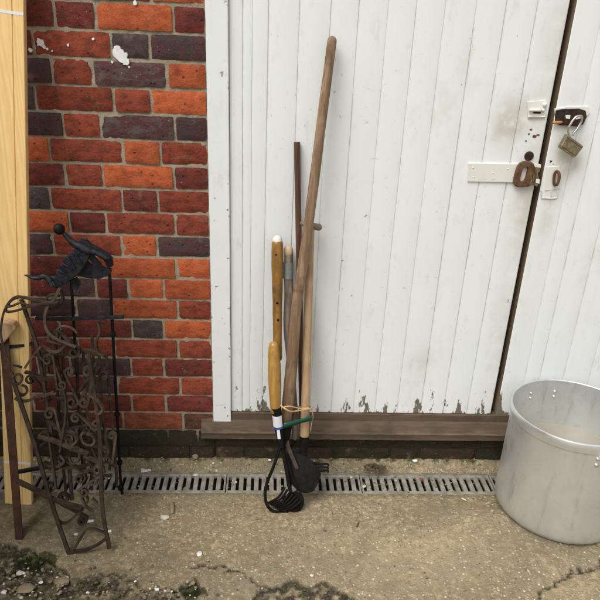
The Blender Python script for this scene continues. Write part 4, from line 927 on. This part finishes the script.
P = [PS(a1+.08, zc-.012, RT+.004), PS(a1+.08, zc+.004, RT+.006), PS(lerp(a1, a2, .25), zc+.012, RT+.034), PS(lerp(a1, a2, .5), zc+.014, RT+.046), PS(lerp(a1, a2, .75), zc+.012, RT+.034), PS(a2-.08, zc+.004, RT+.006), PS(a2-.08, zc-.012, RT+.004)]
b.tube(smooth_path(P, 6), .0058, 10, round_cap=True); b.build('handle', M['alu'], pot, smooth=60)

# ------------------------------------------------------------------ small litter on the ground
def bit(name, px, py, r, mat, label, cat, sc=(1, .8, .6), rough=.35, group=None, dz=0.):
    p = WZ(px, py); b = MB(); b.blob(p+Vector((0, 0, r*sc[2]*.7+dz)), r, sc, rough, 2, seed=px); o = b.build(name, M[mat], origin=p, smooth=35); tag(o, label, cat, group); return o
bit('stone', 165, 518.5, .0125, 'stone', 'cream pebble on the concrete just below the brown stub', 'stone', (1.15, .8, .6))
bit('stone', 199.5, 555, .0095, 'paper', 'white chip alone on the concrete left of the crack', 'stone', (.9, 1, .6))
bit('stone', 195.5, 458, .0115, 'grit', 'round grey stone at the foot of the brick wall near the sill', 'stone', (1, .9, .9), .15)
bit('stone', 415, 461.5, .0085, 'paper', 'white pebble at the wall foot between the tools and the pot', 'stone', (1.2, .8, .6))
bit('stone', 162, 457.5, .006, 'stone', 'small pale pebble at the wall foot left of the grey stone', 'stone')
bit('stone', 76, 535, .007, 'paper', 'small white chip under the hoop of the scroll stand', 'stone')
bit('stone', 364, 487, .0075, 'stone', 'cream pebble lodged on the grate right of the tools', 'stone', dz=.001)
bit('stone', 351, 478, .006, 'stone', 'pale pebble on the back edge of the grate', 'stone')
bit('stone', 421, 479.5, .0065, 'redbit', 'small red fragment caught in the drain grate', 'stone')
bit('stone', 196, 475.5, .0085, 'stone', 'tan pebble resting on the back edge of the grate below the grey stone', 'stone', (1.2, .8, .5))
bit('stone', 312, 576, .0052, 'paper', 'tiny white chip above the crack at the bottom', 'stone')
bit('stone', 26, 590, .019, 'grit', 'flat grey cobble sunk in the broken soil at bottom left', 'stone', (1.3, .9, .4), .2)
bit('stone', 62, 582, .016, 'grit', 'flat brown cobble sunk in soil right of the grey cobble', 'stone', (1.5, .9, .35), .2)
bit('stone', 4, 593, .008, 'paper', 'white chip in the soil at the bottom left corner', 'stone')
bit('stone', 41, 583, .0062, 'paper', 'white chip between the two sunken cobbles', 'stone')
bit('stone', 20, 574, .010, 'stone', 'pale rounded stone in the moss above the grey cobble', 'stone')
# paper scraps
def scrap(px, py, w, h, a, mat, label, dz=.002):
    p = WZ(px, py); b = MB(); vs = []; n = 6
    for j in range(n+1):
        for i in range(n+1):
            u, v = (i/n-.5)*w, (j/n-.5)*h; e = 1+.25*noise.noise(Vector((i*.9, j*.9, px)))
            x, y = u*e*cos(a)-v*e*sin(a), u*e*sin(a)+v*e*cos(a); vs.append(p+Vector((x, y, dz+.006*abs(noise.noise(Vector((i*.5, j*.5, px+3)))))))
    b.add(vs, [(j*(n+1)+i, j*(n+1)+i+1, (j+1)*(n+1)+i+1, (j+1)*(n+1)+i) for j in range(n) for i in range(n)])
    o = b.build('paper_scrap', M[mat], origin=p, smooth=60, fix=False); m = o.modifiers.new('th', 'SOLIDIFY'); m.thickness = .0008; tag(o, label, 'litter'); return o
scrap(146, 470.5, .038, .022, .2, 'paper', 'crumpled pinkish white scrap at the wall foot beside the grate')
scrap(89, 521.5, .030, .012, .1, 'paper', 'white paper scrap lying under the scroll stand')
scrap(108, 532, .022, .010, .3, 'paper', 'white sliver beside the right foot of the scroll stand')
scrap(464, 500, .018, .005, -.6, 'paper', 'thin white sliver on the concrete just in front of the grate')
p = WZ(172, 509); b = MB(); b.tube([p+Vector((.004, -.022, .006)), p+Vector((.001, 0, .008)), p+Vector((-.004, .022, .006))], [.007, .0085, .0075], 8, round_cap=True); o = b.build('stub', M['grit'], origin=p, smooth=50); tag(o, 'short grey brown stub lying on the concrete below the grate', 'litter')
p = WZ(358, 525); b = MB(); b.tube([p+Vector((-.006, -.012, .003)), p+Vector((.005, .012, .003))], [.0022, .0014], 6); o = b.build('twig', M['leaf'], origin=p); tag(o, 'tiny dark twig on the concrete right of the tool heads', 'litter')
p = WZ(374, 468); b = MB()
for i in range(70):
    a = random.random()*6.28; r = random.random()**.6; c = p+Vector((cos(a)*.045*r, sin(a)*.022*r-.004, .003+.012*(1-r)*random.random()))
    d = Vector((random.uniform(-1, 1), random.uniform(-1, 1), random.uniform(-.2, .6))).normalized(); s_ = d.cross(Vector((0, 0, 1))).normalized()*random.uniform(.003, .006); L = d*random.uniform(.006, .014)
    b.add([c-L, c+s_+Vector((0, 0, .002)), c+L, c-s_], [(0, 1, 2), (0, 2, 3)])
o = b.build('leaf_clump', M['leaf'], origin=p, fix=False); tag(o, 'brown clump of dead leaves over the back edge of the grate right of the tools', 'leaves')
# grit and loose stones: nobody could count it
b = MB()
def grit(n, fx, r0, r1):
    for i in range(n):
        x, y = fx(); r = random.uniform(r0, r1)*(1 if random.random() > .1 else 1.6); z = gz(x, y)
        b.blob((x, y, z+r*.25), r, (random.uniform(.8, 1.4), random.uniform(.7, 1.2), random.uniform(.5, .8)), .4, 1, mi=random.choices((0, 1, 2, 3), (6, 1.2, .4, 5))[0], seed=i)
grit(330, lambda: (random.uniform(-.55, 1.05), -.004-.034*random.random()), .001, .0034)
c0 = WZ(30, 580)
grit(230, lambda: (c0.x+random.gauss(0, .14), c0.y+random.gauss(-.01, .05)), .002, .0056)
c1 = WZ(130, 592)
grit(90, lambda: (c1.x+random.gauss(0, .12), c1.y+random.gauss(0, .02)), .0015, .005)
grit(330, lambda: (random.uniform(-.7, 1.2), random.uniform(-.66, -.16)), .0010, .0026)
for i in range(150):                    # dirt lodged on the grates
    x = random.choice((random.uniform(-.5, .1), random.gauss(.62, .1), random.uniform(.1, 1.0))); y = random.uniform(DY0+.01, DY1-.008); r = random.uniform(.0012, .0042)
    b.blob((x, y, -.0012-r*.2), r, (1.3, 1, .6), .5, 1, mi=random.choices((0, 1, 3), (4, 1, 6))[0], seed=i)
o = b.build('gravel_grit', [M['grit'], M['stone'], M['paper'], M['darkgrit']], smooth=40); tag(o, 'loose grit and chippings scattered over the concrete', 'grit', kind='stuff')
# moss tufts
b = MB()
def mosst(n, cx, cy, sx, sy):
    for i in range(n):
        x, y = random.gauss(cx, sx), random.gauss(cy, sy); z = gz(x, y)-.006
        for k in range(4):
            d = Vector((random.uniform(-1, 1), random.uniform(-1, 1), random.uniform(.5, 1.4))).normalized()*random.uniform(.004, .009); s_ = d.cross(Vector((random.random(), random.random(), .2))).normalized()*.0017; p_ = Vector((x, y, z))
            b.add([p_-s_, p_+s_, p_+d], [(0, 1, 2)])
for (a, q, n, sx, sy) in ((38, 562, 420, .035, .022), (188, 592, 200, .03, .012), (15, 565, 160, .05, .03), (90, 586, 120, .06, .012), (228, 572, 80, .03, .007)):
    c = WZ(a, q); mosst(n, c.x, c.y, sx, sy)
o = b.build('moss', M['moss'], fix=False); tag(o, 'dark green moss growing in the broken concrete and cracks', 'moss', kind='stuff')

# ------------------------------------------------------------------ added boarded fence outside the view, placed to shade the lower-left corner
fe = root('shade_fence', (-1.12, -1.1, 0), 'added unseen boarded fence left of the view, placed to shade the lower left corner', 'fence')
b = MB(); y = -2.1
while y < -.02:
    w = random.uniform(.09, .11); y1 = min(-.005, y+w); b.box((-1.12+random.uniform(-.004, .004), y, .02), (-1.10, y1-.004, 1.36+random.uniform(-.015, .015))); y += w
b.build('board', M['fence'], fe, bevel=.002)
for yy in (-2.05, -1.05, -.06):
    b = MB(); b.box((-1.215, yy-.045, -.02), (-1.125, yy+.045, 1.40)); b.build('post', M['fence'], fe, bevel=.004)
for zz in (.30, 1.05):
    b = MB(); b.box((-1.160, -2.1, zz), (-1.126, -.005, zz+.08)); b.build('rail', M['fence'], fe, bevel=.003)

# ------------------------------------------------------------------ camera, light, world
cd = bpy.data.cameras.new('camera'); co = bpy.data.objects.new('camera', cd); COL.objects.link(co)
cd.sensor_width = 36; cd.sensor_fit = 'HORIZONTAL'; cd.lens = 36*F/600; cd.clip_start = .02; cd.clip_end = 300
co.matrix_world = Matrix(((CR[0], CU[0], -_f[0], CAM[0]), (CR[1], CU[1], -_f[1], CAM[1]), (CR[2], CU[2], -_f[2], CAM[2]), (0, 0, 0, 1)))
S.camera = co
EL, AZ = radians(54), radians(222)      # sun behind the camera and to the left, veiled by cloud
w = bpy.data.worlds.new('World'); S.world = w; w.use_nodes = True; nt = w.node_tree
sky = nt.nodes.new('ShaderNodeTexSky'); sky.sky_type = 'NISHITA'; sky.sun_disc = False; sky.sun_elevation = EL; sky.sun_rotation = AZ; sky.air_density = 1.5; sky.dust_density = 4
hs = nt.nodes.new('ShaderNodeHueSaturation'); hs.inputs['Saturation'].default_value = .25; nt.links.new(sky.outputs[0], hs.inputs['Color'])
bg = nt.nodes['Background']; nt.links.new(hs.outputs[0], bg.inputs['Color']); bg.inputs['Strength'].default_value = .13
ld = bpy.data.lights.new('sun', 'SUN'); ld.energy = 1.5; ld.angle = radians(34); ld.color = (1, .99, .97); lo = bpy.data.objects.new('sun', ld); COL.objects.link(lo)
dv = Vector((sin(AZ)*cos(EL), cos(AZ)*cos(EL), sin(EL))); lo.rotation_euler = dv.to_track_quat('Z', 'Y').to_euler(); lo.location = dv*6
S.view_settings.view_transform = 'Standard'; S.view_settings.look = 'None'; S.view_settings.gamma = 1; S.view_settings.use_curve_mapping = False; S.view_settings.exposure = 0.24
